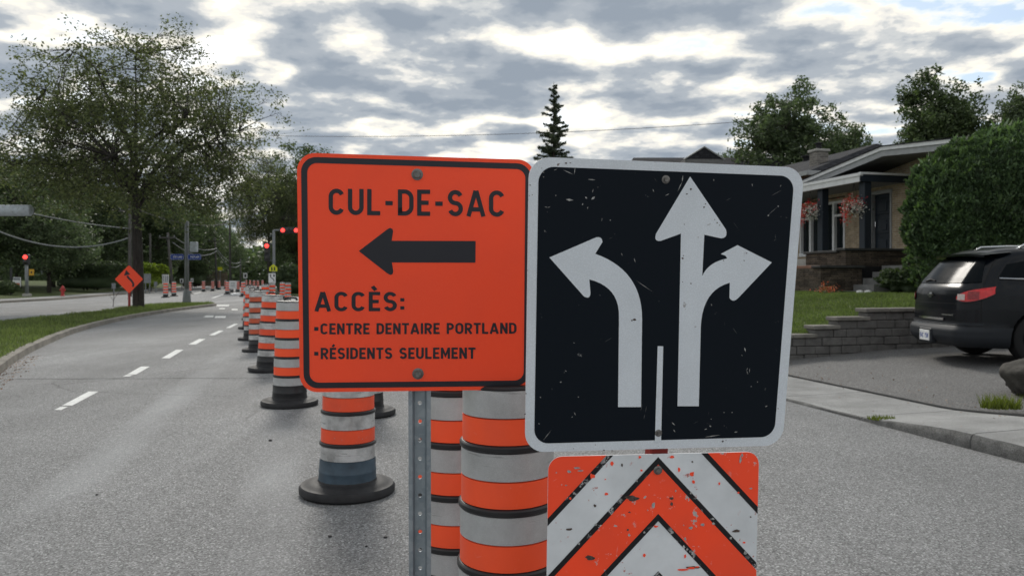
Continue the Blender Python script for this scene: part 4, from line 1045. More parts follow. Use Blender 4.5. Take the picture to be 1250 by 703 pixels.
# diamond lane-shift sign on the median
D = 36.0; bx = base_at(157.5, D, .11)
ds = thing('diamond_sign', 'orange diamond lane-shift sign on red post before the big tree', 'road sign', bx)
zc = zpx(340.8, D)-.11; hd = .66
def rdiamond(h, r):
    return quad_round([Vector((0, h)), Vector((h, 0)), Vector((0, -h)), Vector((-h, 0))], r)
p = MB().prism([(x, z+zc) for x, z in rdiamond(hd, .06)], -.004, 0, lambda a, c, d: (a, d, c)).build('sign_panel', M['orange'], ds)
sq = [(.18, -.36), (.20, -.22), (.10, -.06), (-.02, .06), (-.08, .16)]
P2 = catmull([Vector((a, b, 0)) for a, b in sq], 6); b = MB()
for q in stroke_quads([(v.x, v.y) for v in P2], .10): b.add([(v.x, -.006, v.y+zc) for v in q], [(0, 1, 2, 3)])
b.add([(-.24, -.0065, zc+.16), (.06, -.0065, zc+.22), (-.13, -.0065, zc+.44)], [(0, 1, 2)])
b.build('arrow', M['ink'], p, fix=False)
MB().box(-.05, .05, .001, .05, 0, zc+.5).build('post', M['red_steel'], ds)
# street-name pole on the median nose with street-name plates and a signal head seen from behind
D = 43.3; bx = base_at(228, D, .12)
lp = thing('signal_pole', 'grey pole with blue street-name plates at the median nose', 'pole', bx)
MB().lathe([(.24, 0), (.23, .1), (.19, .6), (.13, .75), (.125, .8)], 12).build('pole_base', M['pole_grey'], lp, smooth=40)
MB().tube([(0, 0, .7), (0, 0, 4.6), (0, 0, 4.62)], [.125, .105, .02], 12).build('pole', M['pole_grey'], lp, smooth=True)
for x0, x1 in ((-.86, -.11), (.11, .86)):
    z0, z1 = zpx(317.2, D)-.12, zpx(310.2, D)-.12
    pl = MB().prism(quad_round([Vector((x0, z1)), Vector((x1, z1)), Vector((x1, z0)), Vector((x0, z0))], .07), -.15, -.13, lambda a, c, d: (a, d, c)).build('name_plate', M['blue'], lp)
    ring_mesh(quad_round([Vector((x0, z1)), Vector((x1, z1)), Vector((x1, z0)), Vector((x0, z0))], .06, .015), quad_round([Vector((x0, z1)), Vector((x1, z1)), Vector((x1, z0)), Vector((x0, z0))], .05, .025), -.152).build('edge_line', M['white'], pl)
    xm = (x0+x1)/2+.03
    lettering('lettering', 'PORTLAND', M['white'], pl, lambda a, b_, xm=xm, z0=z0, z1=z1: (xm-.25+.5*a, z0+.11+(z1-z0-.22)*b_), .18, .2, .153)
sg_ = MB().bbox(.30, .68, -.35, -.05, zpx(308, D)-.12, zpx(295.5, D)-.12, .04).build('signal_head', M['housing_grey'], lp)
MB().tube([(0, -.1, zpx(305, D)-.12), (.32, -.2, zpx(305, D)-.12)], .03, 6).build('bracket', M['pole_grey'], lp)
# horizontal signal head on an overhead arm at the left edge, seen from behind
D = 35.0; q = at(14, 257, D); pb_ = Vector((-27.5, D, 0))
hh = thing('overhead_signal', 'grey horizontal signal housing on overhead arm at the left edge', 'traffic light', pb_)
l = q-pb_
MB().tube([(0, 0, 0), (0, 0, 5.4)], [.13, .09], 12).build('pole', M['pole_grey'], hh, smooth=True)
MB().tube([(0, 0, l.z+.02), (l.x-.5, 0, l.z+.02)], .05, 8).build('arm', M['pole_grey'], hh, smooth=True)
b = MB()
prof = [(.02, -.92), (.2, -.92), (.25, -.88), (.255, -.8), (.255, .8), (.25, .88), (.2, .92), (.02, .92)]
seg = 20; vs_ = [(l.x+z, r*math.sin(2*PI*i/seg)*.8, l.z+r*math.cos(2*PI*i/seg)) for r, z in prof for i in range(seg)]
b.add(vs_, [(j*seg+i, j*seg+(i+1) % seg, (j+1)*seg+(i+1) % seg, (j+1)*seg+i) for j in range(len(prof)-1) for i in range(seg)])
b.build('housing', M['housing_grey'], hh, smooth=40)
for k in range(4):
    MB().tube([(l.x-.66+.44*k, .2, l.z), (l.x-.66+.44*k, .38, l.z)], .16, 14).build('visor', M['housing'], hh)
# far-left pedestrian signal
D = 56.0; bx = base_at(33, D, .2)
pd = thing('pedestrian_signal', 'grey pole with lit red signal and yellow plate across the road', 'traffic light', bx)
MB().tube([(0, 0, 0), (0, 0, .18), (0, 0, .2)], [.3, .3, .2], 12).build('pole_base', M['concrete'], pd)
MB().tube([(0, 0, .15), (-.05, 0, zpx(322, D)-.2)], [.13, .10], 10).build('pole', M['pole_grey'], pd, smooth=True)
z0, z1 = zpx(323, D)-.2, zpx(310.5, D)-.2
hd_ = MB().bbox(-.24, .16, -.14, .14, z0, z1, .04).build('signal_head', M['housing'], pd)
b = MB().lathe([(.155, 0), (.155, .03), (.10, .05), (.001, .06)], 18); b.v = [(p[0]-.04, -.145-p[2], p[1]+z1-.2) for p in b.v]
b.build('red_lens', M['lens_red'], hd_, smooth=True)
b = MB().lathe([(.14, 0), (.14, .02), (.001, .03)], 18); b.v = [(p[0]-.04, -.145-p[2], p[1]+z0+.2) for p in b.v]
b.build('dark_lens', M['lens_off'], hd_, smooth=True)
yp = MB().bbox(.18, .54, -.06, -.04, zpx(336.2, D)-.2, zpx(328.6, D)-.2, .005).build('yellow_plate', M['amber'], pd)
MB().lathe([(.001, -.08), (.07, -.05), (.05, .02), (.05, .06), (.001, .08)], 10).build('symbol', M['ink'], yp).location = (.36, -.055, zpx(332.4, D)-.2)
# hydrant
D = 57.0; bx = base_at(76.5, D, .2)
hy = thing('fire_hydrant', 'red fire hydrant on the grass left of the clipped hedge', 'hydrant', bx)
MB().lathe([(.16, 0), (.16, .06), (.11, .08), (.11, .52), (.14, .54), (.14, .58), (.12, .62), (.08, .72), (.03, .76), (.03, .8), (.001, .8)], 14).build('barrel', M['hyd_red'], hy, smooth=40)
for dx in (-1, 1): MB().tube([(0, 0, .45), (dx*.19, 0, .45)], [.06, .07], 10).build('nozzle', M['hyd_red'], hy)
# garden sign at the left
D = 58.0; bx = base_at(13.5, D, .25)
re = thing('property_sign', 'small white board hanging from dark post beside pedestrian signal', 'sign', bx)
MB().box(-.06, .06, -.06, .06, 0, zpx(327, D)-.25).build('post', M['housing'], re)
pn = MB().box(.16, .72, -.03, .03, zpx(350, D)-.25, zpx(338.5, D)-.25).build('board', M['white'], re)
MB().box(.18, .70, -.036, -.031, zpx(342, D)-.25, zpx(339, D)-.25).build('print', M['grey_sign'], pn)
MB().box(.2, .68, -.036, -.031, zpx(349, D)-.25, zpx(345.5, D)-.25).build('print', M['fl_orange'], pn)
MB().box(0, .75, -.02, .02, zpx(338, D)-.25, zpx(337.6, D)-.25).build('arm', M['housing'], re)
# small roadside signs on the far pavement
def small_sign(u, D, v0, v1, w, m, label, zg=.2, two=False):
    o = thing('roadside_sign', label, 'road sign', base_at(u, D, zg))
    z0, z1 = zpx(v1, D)-zg, zpx(v0, D)-zg
    for x in ((-w*.3, w*.3) if two else (0,)):
        MB().box(x-.035, x+.035, -.03, .03, 0, z1-.05).build('post', M['pole_grey'], o)
    return o, MB().bbox(-w/2, w/2, -.055, -.035, z0, z1, .006).build('panel', m, o)
small_sign(139, 62, 345.8, 352.3, .33, M['grey_sign'], 'small grey sign on thin post in front of the clipped hedge')
small_sign(180.3, 68, 334.2, 345.5, .62, M['grey_sign'], 'grey back of a sign before the lime green bush', two=True)
small_sign(190.3, 72, 343.7, 349.2, .32, M['grey_sign'], 'small grey sign right of the lime green bush')
so_, pn_ = small_sign(202.3, 78, 335.0, 347.0, .68, M['white'], 'pale striped board behind the leftmost far drum', two=True)
for k in range(3):
    z0, z1 = zpx(346.5, 78)-.2, zpx(335.5, 78)-.2
    MB().box(-.26+.2*k, -.18+.2*k, -.062, -.056, z0+.1, z1-.1).build('stripe', M['grey_sign'], pn_)
so_, pn_ = small_sign(222, 92, 340.2, 345.3, .40, M['white'], 'small white sign just left of the street-name pole')
MB().box(-.1, .1, -.062, -.056, zpx(344.6, 92)-.2, zpx(341.4, 92)-.2).build('symbol', M['ink'], pn_)
so_, pn_ = small_sign(234.6, 96, 339.8, 344.2, .36, M['white'], 'small white sign just right of the street-name pole')
MB().box(-.08, .08, -.062, -.056, zpx(343.4, 96)-.2, zpx(341, 96)-.2).build('symbol', M['grey_sign'], pn_)
small_sign(268.7, 108, 326, 330, .66, M['yellow'], 'yellow-green warning sign on pole above the far fence')
so_, pn_ = small_sign(299.6, 100, 333.2, 339.6, .52, M['white'], 'white square sign above the far drums')
MB().box(-.12, .12, -.062, -.056, zpx(338.4, 100)-.2, zpx(334.6, 100)-.2).build('symbol', M['ink'], pn_)
# portable white work board
D = 80; o = thing('work_board', 'white portable notice board standing among the far drums', 'sign', base_at(284.3, D))
z0, z1 = zpx(352.6, D), zpx(342.8, D)
pn_ = MB().bbox(-.4, .4, -.03, .0, z0, z1, .006).build('board', M['white'], o)
for k in range(3): MB().box(-.25, .25, -.037, -.031, z0+.22+.18*k, z0+.28+.18*k).build('print', M['grey_sign'], pn_)
for x in (-.3, .3): MB().box(x-.03, x+.03, .001, .05, 0, z1-.1).build('leg', M['pole_grey'], o)
# crumpled white bag on the road
b = MB(); bm = bmesh.new(); bmesh.ops.create_icosphere(bm, subdivisions=3, radius=.42)
for q in bm.verts: q.co *= 1+.4*mnoise.noise(q.co*5); q.co.z = max(-.05, q.co.z*.45)
me = bpy.data.meshes.new('sandbag'); bm.to_mesh(me); bm.free(); me.materials.append(M['white']); shade(me)
o = bpy.data.objects.new('sandbag', me); col.objects.link(o); o.location = base_at(287, 68, .05); tag(o, 'crumpled white bag on the asphalt below the work board', 'bag')
# right-hand signal with pole, pentagon school plate and keep-right plate
D = 60.0; bx = base_at(334.2, D, .0)
rs = thing('traffic_signal', 'grey signal pole with lit red lamps and yellow pentagon sign', 'traffic light', bx)
MB().tube([(0, 0, 0), (0, 0, zpx(281, D))], [.14, .10], 10).build('pole', M['pole_grey'], rs, smooth=True)
zA = zpx(281.4, D)
MB().tube([(0, 0, zA+.02), (3.2, 0, zA+.05)], .06, 8).build('arm', M['pole_grey'], rs, smooth=True)
def lens(parent, x, z, m, nm, r=.155, y=-.2):
    b = MB().lathe([(r, 0), (r, .03), (r*.6, .06), (.001, .075)], 20); b.v = [(p[0]+x, y-p[2], p[1]+z) for p in b.v]
    return b.build(nm, m, parent, smooth=True)
hz = MB().bbox(.5, 2.05, -.2, .02, zA-.24, zA+.24, .05).build('horizontal_head', M['housing'], rs)
lens(hz, .76, zA, M['lens_red'], 'red_lens'); lens(hz, 1.10, zA, M['lens_off'], 'dark_lens', .15); lens(hz, 1.44, zA, M['lens_off'], 'dark_lens', .15); lens(hz, 1.79, zA, M['lens_red'], 'red_lens')
z0, z1 = zpx(319, D), zpx(296.2, D)
vh = MB().bbox(-.70, -.26, -.2, .02, z0, z1, .05).build('vertical_head', M['housing'], rs)
lens(vh, -.48, z1-.26, M['lens_red'], 'red_lens', .16); lens(vh, -.48, z1-.76, M['lens_off'], 'dark_lens', .16); lens(vh, -.48, z0+.22, M['lens_off'], 'dark_lens', .16)
MB().tube([(-.4, 0, z0+.05), (0, 0, z0+.05)], .03, 6).build('bracket', M['pole_grey'], rs)
MB().tube([(-.4, 0, z1-.1), (0, 0, z1-.1)], .03, 6).build('bracket', M['pole_grey'], rs)
zc = zpx(327, D)
pt = MB().prism([(-.30, zc-.26), (.32, zc-.26), (.32, zc+.02), (.01, zc+.30), (-.30, zc+.02)], -.17, -.15, lambda a, c, d: (a, d, c)).build('school_plate', M['yellow'], rs)
for dx in (-.1, .11):
    MB().prism([(dx-.06, zc-.2), (dx+.06, zc-.2), (dx+.05, zc+.02), (dx, zc+.12), (dx-.05, zc+.02)], -.176, -.171, lambda a, c, d: (a, d, c)).build('symbol', M['ink'], pt)
zc = zpx(339.4, D)
kr = MB().bbox(-.36, .19, -.17, -.15, zc-.38, zc+.36, .006).build('keep_right_plate', M['white'], rs)
b = MB()
for q in stroke_quads([(v.x, v.y) for v in catmull([Vector((.08, -.28, 0)), Vector((.04, -.1, 0)), Vector((-.16, .04, 0)), Vector((-.2, .22, 0))], 5)], .06): b.add([(v.x, -.176, v.y+zc) for v in q], [(0, 1, 2, 3)])
b.add([(-.28, -.1762, zc+.18), (-.12, -.1762, zc+.2), (-.21, -.1762, zc+.32)], [(0, 1, 2)])
b.add([(.02, -.176, zc+.1), (.10, -.176, zc+.1), (.13, -.176, zc+.28), (-.01, -.176, zc+.28)], [(0, 1, 2, 3)])
b.build('arrow', M['ink'], kr, fix=False)
# utility poles and cables
def utility_pole(u, D, v_top, label, lean=0.0, arm=True):
    o = thing('utility_pole', label, 'utility pole', base_at(u, D, .1), 0, 'wooden utility poles')
    zt = zpx(v_top, D)-.1
    MB().tube([(0, 0, 0), (lean*.5, 0, zt*.5), (lean, 0, zt)], [.15, .13, .10], 10).build('pole', M['wood_pole'], o, smooth=True)
    if arm:
        MB().box(lean-.8, lean+.8, -.16, -.08, zt-.55, zt-.43).build('crossarm', M['wood_pole'], o)
        for x in (-.7, 0, .7): MB().lathe([(.03, zt-.43), (.05, zt-.36), (.03, zt-.28), (.001, zt-.26)], 8, (lean+x, -.12)).build('insulator', M['grey_sign'], o)
    return o
utility_pole(158.5, 60, 250, 'utility pole rising behind the big tree trunk')
utility_pole(183.3, 84, 285, 'utility pole above the lime green bush', arm=False)
utility_pole(211, 74, 284, 'leaning utility pole just left of the street-name pole', -.5)
utility_pole(264.5, 104, 290, 'utility pole above the far wooden fence', -.25)
utility_pole(281.3, 92, 268, 'tall utility pole right of the wooden fence', -.1)
utility_pole(293.6, 125, 316, 'thin distant utility pole nearest to the sky gap', arm=False)
def cable(p0, p1, sag, r, label, m=M['cable'], n=18):
    pts_ = [p0.lerp(p1, i/n)-Vector((0, 0, sag*4*(i/n)*(1-i/n))) for i in range(n+1)]
    return tag(MB().tube(pts_, r, 6).build('overhead_cable', m, None, smooth=True), label, 'cable', 'overhead cables')
cable(at(-60, 252, 52), at(158.5, 290, 60), 1.6, .055, 'thick sagging cable, lower of two from left edge to pole')
cable(at(-30, 244, 46), at(158.5, 279, 60), .25, .04, 'upper cable passing the grey signal housing to the pole')
cable(at(158.5, 252, 60), at(281.3, 272, 92), .8, .035, 'cable from pole behind the tree to the tall far pole', M['cable_dark'])
cable(at(211, 288, 74), at(264.5, 303, 104), .7, .045, 'upper cable between leaning pole and fence pole')
cable(at(211, 296, 74), at(264.5, 306.5, 104), .9, .05, 'lower cable between leaning pole and fence pole')
cable(at(264.5, 303, 104), at(293.6, 320, 125), .9, .05, 'upper far cable from fence pole to thin pole')
cable(at(264.5, 306, 104), at(293.6, 323, 125), 1.2, .05, 'lower far cable from fence pole to thin pole')
cable(at(330, 166, 66), at(980, 143, 60), .55, .02, 'thin cable crossing the sky beside the spruce', M['cable_dark'], 30)
# fences
fn = thing('wooden_fence', 'pale wooden board fence beyond the far drums', 'fence', base_at(253, 120, .3))
for i in range(34):
    x = -2.6+.17*i; hgt = 1.75+(.0 if x < .8 else .55)
    MB().box(x, x+.155, rnd.uniform(-.01, .01), .03, 0, hgt+rnd.uniform(-.02, .02)).build('board', M['fence_wood'], fn)
for z in (.4, 1.4): MB().box(-2.6, 3.2, .031, .08, z, z+.09).build('rail', M['fence_wood'], fn)
fg = thing('grey_fence', 'grey board fence right of the keep-right plate', 'fence', base_at(344, 75, .1))
for i in range(12): MB().box(-.5+.2*i, -.31+.2*i, rnd.uniform(-.01, .01), .03, 0, 1.2).build('board', M['fence_grey'], fg)
for z in (.25, .9): MB().box(-.5, 1.9, .031, .07, z, z+.09).build('rail', M['fence_grey'], fg)

# ================================================================== vegetation
def leaf_quads(C, size, rng, aspect=.55, droop=0.0):
    N = len(C); a = rng.normal(0, 1, (N, 3)); a[:, 2] = a[:, 2]*.7-droop; a /= np.linalg.norm(a, axis=1)[:, None]
    b = rng.normal(0, 1, (N, 3)); b -= (b*a).sum(1)[:, None]*a; b /= np.linalg.norm(b, axis=1)[:, None]
    s = (size*rng.uniform(.55, 1.3, N))[:, None]
    return np.stack([C-a*s*.5, C+b*s*aspect*.5, C+a*s*.5, C-b*s*aspect*.5], 1)
def tree(name, label, base, H_, crown_r, crown_z0, mat_leaf, mat_bark, n_tips=220, per_tip=130, leaf=.14, tip_r=.75, trunk_r=.3, seed=1, limbs=8, shape=1.0, group=None, fork=None, lumps=.35, droop=.2, zscale=1.0, cat='tree', zmid=None, hollow=None, clump=.24, zpen=1.2):
    rng = np.random.default_rng(seed); r_ = random.Random(seed)
    o = thing(name, label, cat, base, 0, group)
    fork = fork or crown_z0*.9+.15*(H_-crown_z0); zm = zmid or (H_+crown_z0)/2; rz = (H_-zm); rzd = zm-crown_z0
    # tips on and in an uneven crown
    tips = []
    off = rng.uniform(0, 50, 3)
    while len(tips) < n_tips:
        d = rng.normal(0, 1, 3); d /= np.linalg.norm(d)
        if d[2] < -.75: continue
        lump = 1+lumps*mnoise.noise(Vector(d*1.9+off))*1.6
        rr = rng.uniform(.25, 1)**.45*lump
        w = 1.0 if d[2] > 0 else (1-.25*abs(d[2]))
        p = np.array([d[0]*crown_r*rr*w, d[1]*crown_r*rr*w, zm+d[2]*rr*(rz*.95 if d[2] > 0 else rzd*shape)])
        if p[2] < crown_z0*.85: continue
        if hollow and math.hypot(p[0], p[1]) < hollow[0] and p[2] < hollow[1]: continue
        tips.append(p)
    tips = np.array(tips)
    b = MB()
    bend = Vector((r_.uniform(-.2, .2), r_.uniform(-.2, .2), 0))
    tr = [Vector((0, 0, -.15)), Vector((0, 0, .25)), bend*.3+Vector((0, 0, fork*.5)), bend+Vector((0, 0, fork)), bend*1.3+Vector((0, 0, fork+.5*(H_-fork))), bend*1.4+Vector((0, 0, H_*.93))]
    trs = catmull(tr, 6); nt = len(trs)
    b.tube(trs, [max(.02, trunk_r*(1.35 if i == 0 else (1.0 if p.z < fork else 1.0))*(1-.25*min(1, p.z/fork))*(1 if p.z < fork else max(.08, .62*(1-(p.z-fork)/(H_-fork))))) for i, p in enumerate(trs)], 10)
    nodes = [(p, .5) for p in trs if p.z > fork*.95]
    for i in range(limbs):
        a = 2*PI*i/limbs+r_.uniform(-.35, .35); el = r_.uniform(.1 if zpen < 1 else .35, 1.0); st = Vector(trs[min(nt-1, int(nt*(.45+.3*r_.random())))])
        if st.z < fork*.9: st = Vector((bend.x, bend.y, fork*r_.uniform(.92, 1.15)))
        L = crown_r*r_.uniform(.75, .98)*(1 if el < .8 else .8)
        e = st+Vector((math.cos(a)*L*math.cos(el*.9), math.sin(a)*L*math.cos(el*.9), min(H_*.93-st.z, L*math.sin(el)*1.25*zscale)))
        m1 = st.lerp(e, .35)+Vector((r_.uniform(-.3, .3), r_.uniform(-.3, .3), .12*L)); m2 = st.lerp(e, .7)+Vector((r_.uniform(-.4, .4), r_.uniform(-.4, .4), .12*L))
        pth = catmull([st, m1, m2, e], 5); n_ = len(pth)
        b.tube(pth, [trunk_r*.34*(1-.85*k/(n_-1)) for k in range(n_)], 6)
        nodes += [(p, 1) for p in pth[2:]]
    NP = np.array([tuple(p) for p, _ in nodes])
    cl = rng.normal(0, 1, (len(tips), 7, 3))*tip_r*.56*np.array([1, 1, .7])+tips[:, None, :]   # small clumps about each tip
    for ti, tp in enumerate(tips):
        cost = np.linalg.norm(NP-tp, axis=1)+np.maximum(0, NP[:, 2]-tp[2])*zpen
        s = Vector(NP[cost.argmin()]); e = Vector(tp); mid = s.lerp(e, .5)+Vector((r_.uniform(-.2, .2), r_.uniform(-.2, .2), r_.uniform(.0, .3)))
        rr = min(.045, .009*(e-s).length+.009)*max(1, trunk_r/.3)
        b.tube([s, mid, e], [rr, rr*.6, rr*.2], 4, cap=False)
        for q in cl[ti][:5]:
            e2 = mid.lerp(e, r_.uniform(.3, 1.0)); b.tube([e2, Vector(q)], [rr*.32, rr*.12], 3, cap=False)
    b.build('trunk', mat_bark, o, smooth=True, fix=False)
    n = per_tip*len(tips)
    cl = cl.reshape(-1, 3)
    idx = rng.integers(0, len(cl), n); C = cl[idx]+rng.normal(0, 1, (n, 3))*tip_r*clump
    quads_obj('crown', leaf_quads(C, leaf, rng, droop=droop), mat_leaf, o)
    return o
def spruce(name, label, base, H_, r0, seed=3, group=None, dens=1.0, m='needle', cat='tree', z0f=.06):
    rng = np.random.default_rng(seed); r_ = random.Random(seed); o = thing(name, label, cat, base, 0, group)
    b = MB(); b.tube([(0, 0, -.1), (0, 0, H_*.5), (0, 0, H_)], [H_*.017, H_*.010, .015], 8); C = []; DIR = []
    z = H_*z0f
    while z < H_*.985:
        f = 1-z/H_; L0 = r0*(f**.85)*(.65+.5*r_.random())+.12; nb = int(2+3*f)
        for i in range(nb):
            a = r_.uniform(0, 2*PI); L = L0*r_.uniform(.45, 1.12); dr = r_.uniform(-.28, -.05)+.35*(z/H_)**2
            pts_ = [Vector((0, 0, z)), Vector((math.cos(a)*L*.5, math.sin(a)*L*.5, z+dr*L*.45)), Vector((math.cos(a)*L, math.sin(a)*L, z+dr*L+.12*L))]
            b.tube(pts_, [.02+.012*L, .015+.006*L, .006], 4, cap=False)
            k = int(46*L*dens)+8
            t = rng.uniform(.12, 1, k)
            P = np.array([tuple(pts_[0].lerp(pts_[1], x*2) if x < .5 else pts_[1].lerp(pts_[2], x*2-1)) for x in t])
            side = rng.normal(0, 1, k)*L*.16*(1.15-t)
            P[:, 0] += -math.sin(a)*side; P[:, 1] += math.cos(a)*side; P[:, 2] -= np.abs(rng.normal(0, .09, k))*(.5+L*.35)
            C.append(P)
        z += H_*.0085+.05*r_.random()
    b.build('trunk', M['bark_dark'], o, smooth=True, fix=False)
    C = np.concatenate(C)
    quads_obj('crown', leaf_quads(C, .26*(H_/14)**.6, rng, .28, .3), M[m], o)
    return o
def move_copy(src, label, base, sc, rz, group=None, leafm=None, name=None):
    o = copy_tree(src); o.location = base; o.scale = (sc[0], sc[0], sc[1]); o.rotation_euler = (0, 0, rz); o['label'] = label
    if name: o.name = name
    if group: o['group'] = group
    if leafm:
        for ch in o.children:
            if ch.name.startswith('crown'): ch.material_slots[0].link = 'OBJECT'; ch.material_slots[0].material = M[leafm]
    return o
# the big tree on the median
bt = tree('shade_tree', 'big airy shade tree on the median behind the diamond sign', (*base_at(169, 37)[:2], .1), 13.2, 5.75, 3.7, M['leaf_big'], M['bark'], n_tips=680, per_tip=96, leaf=.145, tip_r=.84, trunk_r=.27, seed=21, limbs=15, fork=4.7, lumps=.34, hollow=(1.6, 5.6), clump=.2, zpen=.15, shape=1.0, zmid=7.2)
# trees on the far side of the road
GB = 'trees across the road'
def far_base(u, D, z=.5): return base_at(u, D, z)
t1 = tree('leafy_tree', 'dark full tree at the left edge behind the signal housing', far_base(-28, 66), 11.5, 5.5, 1.6, M['leaf_dark'], M['bark_dark'], n_tips=170, per_tip=120, leaf=.34, tip_r=1.15, trunk_r=.3, seed=5, limbs=6, group=GB, fork=2.2, lumps=.3)
t2 = tree('leafy_tree', 'broad dark tree behind the pedestrian signal', far_base(22, 74), 12.4, 5.8, 1.2, M['leaf_dark'], M['bark_dark'], n_tips=170, per_tip=120, leaf=.34, tip_r=1.2, trunk_r=.3, seed=8, limbs=6, group=GB, fork=2.2, lumps=.35)
t3 = tree('leafy_tree', 'green tree mostly behind the orange sign, right of signal pole', far_base(376, 92), 15.6, 5.2, 2.4, M['leaf_mid'], M['bark_dark'], n_tips=190, per_tip=120, leaf=.34, tip_r=1.15, trunk_r=.3, seed=13, limbs=7, group=GB, fork=3.2, lumps=.35)
move_copy(t1, 'dark tree behind the red hydrant, left of clipped hedge', far_base(64, 84), (1.1, 1.02), 1.1, GB)
move_copy(t2, 'dark tree rising behind the clipped hedge', far_base(104, 86), (1.0, .98), 2.0, GB)
move_copy(t3, 'tall tree seen through the lower crown of the big tree', far_base(142, 96), (1.1, .82), 3.0, GB)
move_copy(t1, 'dark tree behind the lime green bush', far_base(184, 100), (1.1, 1.05), 4.0, GB)
move_copy(t2, 'dark tree behind the street-name pole', far_base(226, 112), (1.1, 1.02), 5.0, GB)
move_copy(t3, 'dark tree above the wooden fence', far_base(255, 132), (.8, .78), .4, GB, 'leaf_dark')
move_copy(t1, 'rounded tree left of the sky gap above the far drums', far_base(277, 150), (.62, .95), .9, GB)
move_copy(t2, 'tall dense tree between signal pole and orange sign', far_base(366, 88), (.6, 1.0), 1.9, GB, 'leaf_mid')
move_copy(bt, 'airy tree rising right behind the traffic signal pole', far_base(328, 84, .2), (.66, 1.12), 2.4, GB, name='shade_tree')
move_copy(t1, 'dark tree hidden mostly by the orange sign', far_base(392, 96), (1.0, 1.1), 2.9, GB)
move_copy(t2, 'pale green tree low behind the right signal pole', far_base(346, 120), (.5, .62), 3.9, GB, 'leaf_mid')
move_copy(t2, 'low dark spreading tree behind the grass left of hedge', far_base(60, 66, .3), (.62, .62), .2, GB, 'leaf_dark')
move_copy(t3, 'far-left tall tree whose crown leaves the frame', far_base(-70, 78), (1.2, .95), 1.2, GB, 'leaf_dark')
spruce('spruce_tree', 'dark blue-green spruce behind the leaning utility pole', far_base(243, 118), 12.5, 3.2, 31, GB, .6)
# distant wood that closes the view
xs = RNG.uniform(-150, 130, 95000); D_ = 165+RNG.uniform(0, 30, 95000); uu = CX+F*(xs*1.0)/D_
hh_ = np.array([9.5+5*mnoise.noise(Vector((x*.09, 1, 0)))+2.5*mnoise.noise(Vector((x*.35, 4, 0))) for x in xs])
hh_ = np.where((uu > 297) & (uu < 321), hh_*.9, hh_)
C = np.stack([xs, D_, RNG.uniform(0, 1, len(xs))**1.2*hh_+.1], 1)
tag(quads_obj('distant_wood', leaf_quads(C, 1.05, RNG, .7), M['leaf_dark']), 'dark distant wood closing the view behind the road', 'wood', kind='stuff')
# bushes
def bush(name, label, base, rx, ry, h, m, n, leaf, seed, box=2.4, cat='bush', fuzz=.05, group=None, lump=.08, stems=True):
    rng = np.random.default_rng(seed); o = thing(name, label, cat, base, 0, group)
    d = rng.normal(0, 1, (n, 3)); d[:, 2] = np.abs(d[:, 2])-.15; d /= np.linalg.norm(d, axis=1)[:, None]
    k = (np.abs(d[:, 0])**box+np.abs(d[:, 1])**box+np.abs(d[:, 2])**box)**(-1/box)
    lm = np.array([1+lump*2*mnoise.noise(Vector(q*2.6+seed))+lump*mnoise.noise(Vector(q*7+seed)) for q in d])
    rad = k*lm*(1-np.abs(rng.normal(0, fuzz, n)))
    C = d*rad[:, None]*np.array([rx, ry, h*.5])+np.array([0, 0, h*.5]); C = C[C[:, 2] > .0]
    quads_obj('crown', leaf_quads(C, leaf, rng), m, o)
    if stems:
        b = MB(); r_ = random.Random(seed)
        for i in range(7):
            a = r_.uniform(0, 6.28); b.tube([(.2*math.cos(a)*rx, .2*math.sin(a)*ry, -.05), (.55*math.cos(a)*rx, .55*math.sin(a)*ry, h*.7)], [.04*h/2, .012], 5)
        b.build('stem', M['bark_dark'], o, fix=False)
    # dense inner body keeps light from leaking through
    b = MB(); seg = 20
    def S(a, e):
        q = Vector((math.cos(a)*math.cos(e), math.sin(a)*math.cos(e), math.sin(e))); kk = (abs(q.x)**box+abs(q.y)**box+abs(q.z)**box)**(-1/box)
        l_ = 1+lump*2*mnoise.noise(q*2.6+Vector((seed,)*3)); kk *= .90*l_-.02; return (q.x*kk*rx, q.y*kk*ry, max(.0, q.z*kk*h*.5+h*.5))
    b.grid(lambda u, v: S(u*2*PI, -PI/2+v*PI), 36, 20); b.build('foliage_mass', m, o, smooth=True, fix=False)
    return o
bush('clipped_hedge', 'long dark clipped hedge across the road left of big tree', (*base_at(112, 74)[:2], .45), 3.6, 1.2, 2.6, M['leaf_hedge'], 16000, .16, 41, 5., 'hedge')
bush('lime_bush', 'bright lime green bush across the road right of tree trunk', (*base_at(176, 80)[:2], .45), 2.6, 1.6, 2.7, M['leaf_lime'], 9000, .22, 42, 2.3, lump=.15)
bush('garden_bush', 'low bush at the left edge beside the property sign', (*base_at(6, 57)[:2], .3), .9, .7, .95, M['leaf_mid'], 2500, .12, 43, 2.2, lump=.2)
bush('garden_bush', 'rounded light bush behind the street-name pole foot', (*base_at(236, 105)[:2], .4), 1.9, 1.4, 3.6, M['leaf_mid'], 6000, .22, 44, 2.3, lump=.12)
bush('garden_bush', 'dark shrub behind the grey fence by keep-right plate', (*base_at(357, 70)[:2], .1), 2.0, 1.4, 2.6, M['leaf_hedge'], 6000, .2, 45, 2.4, lump=.15)
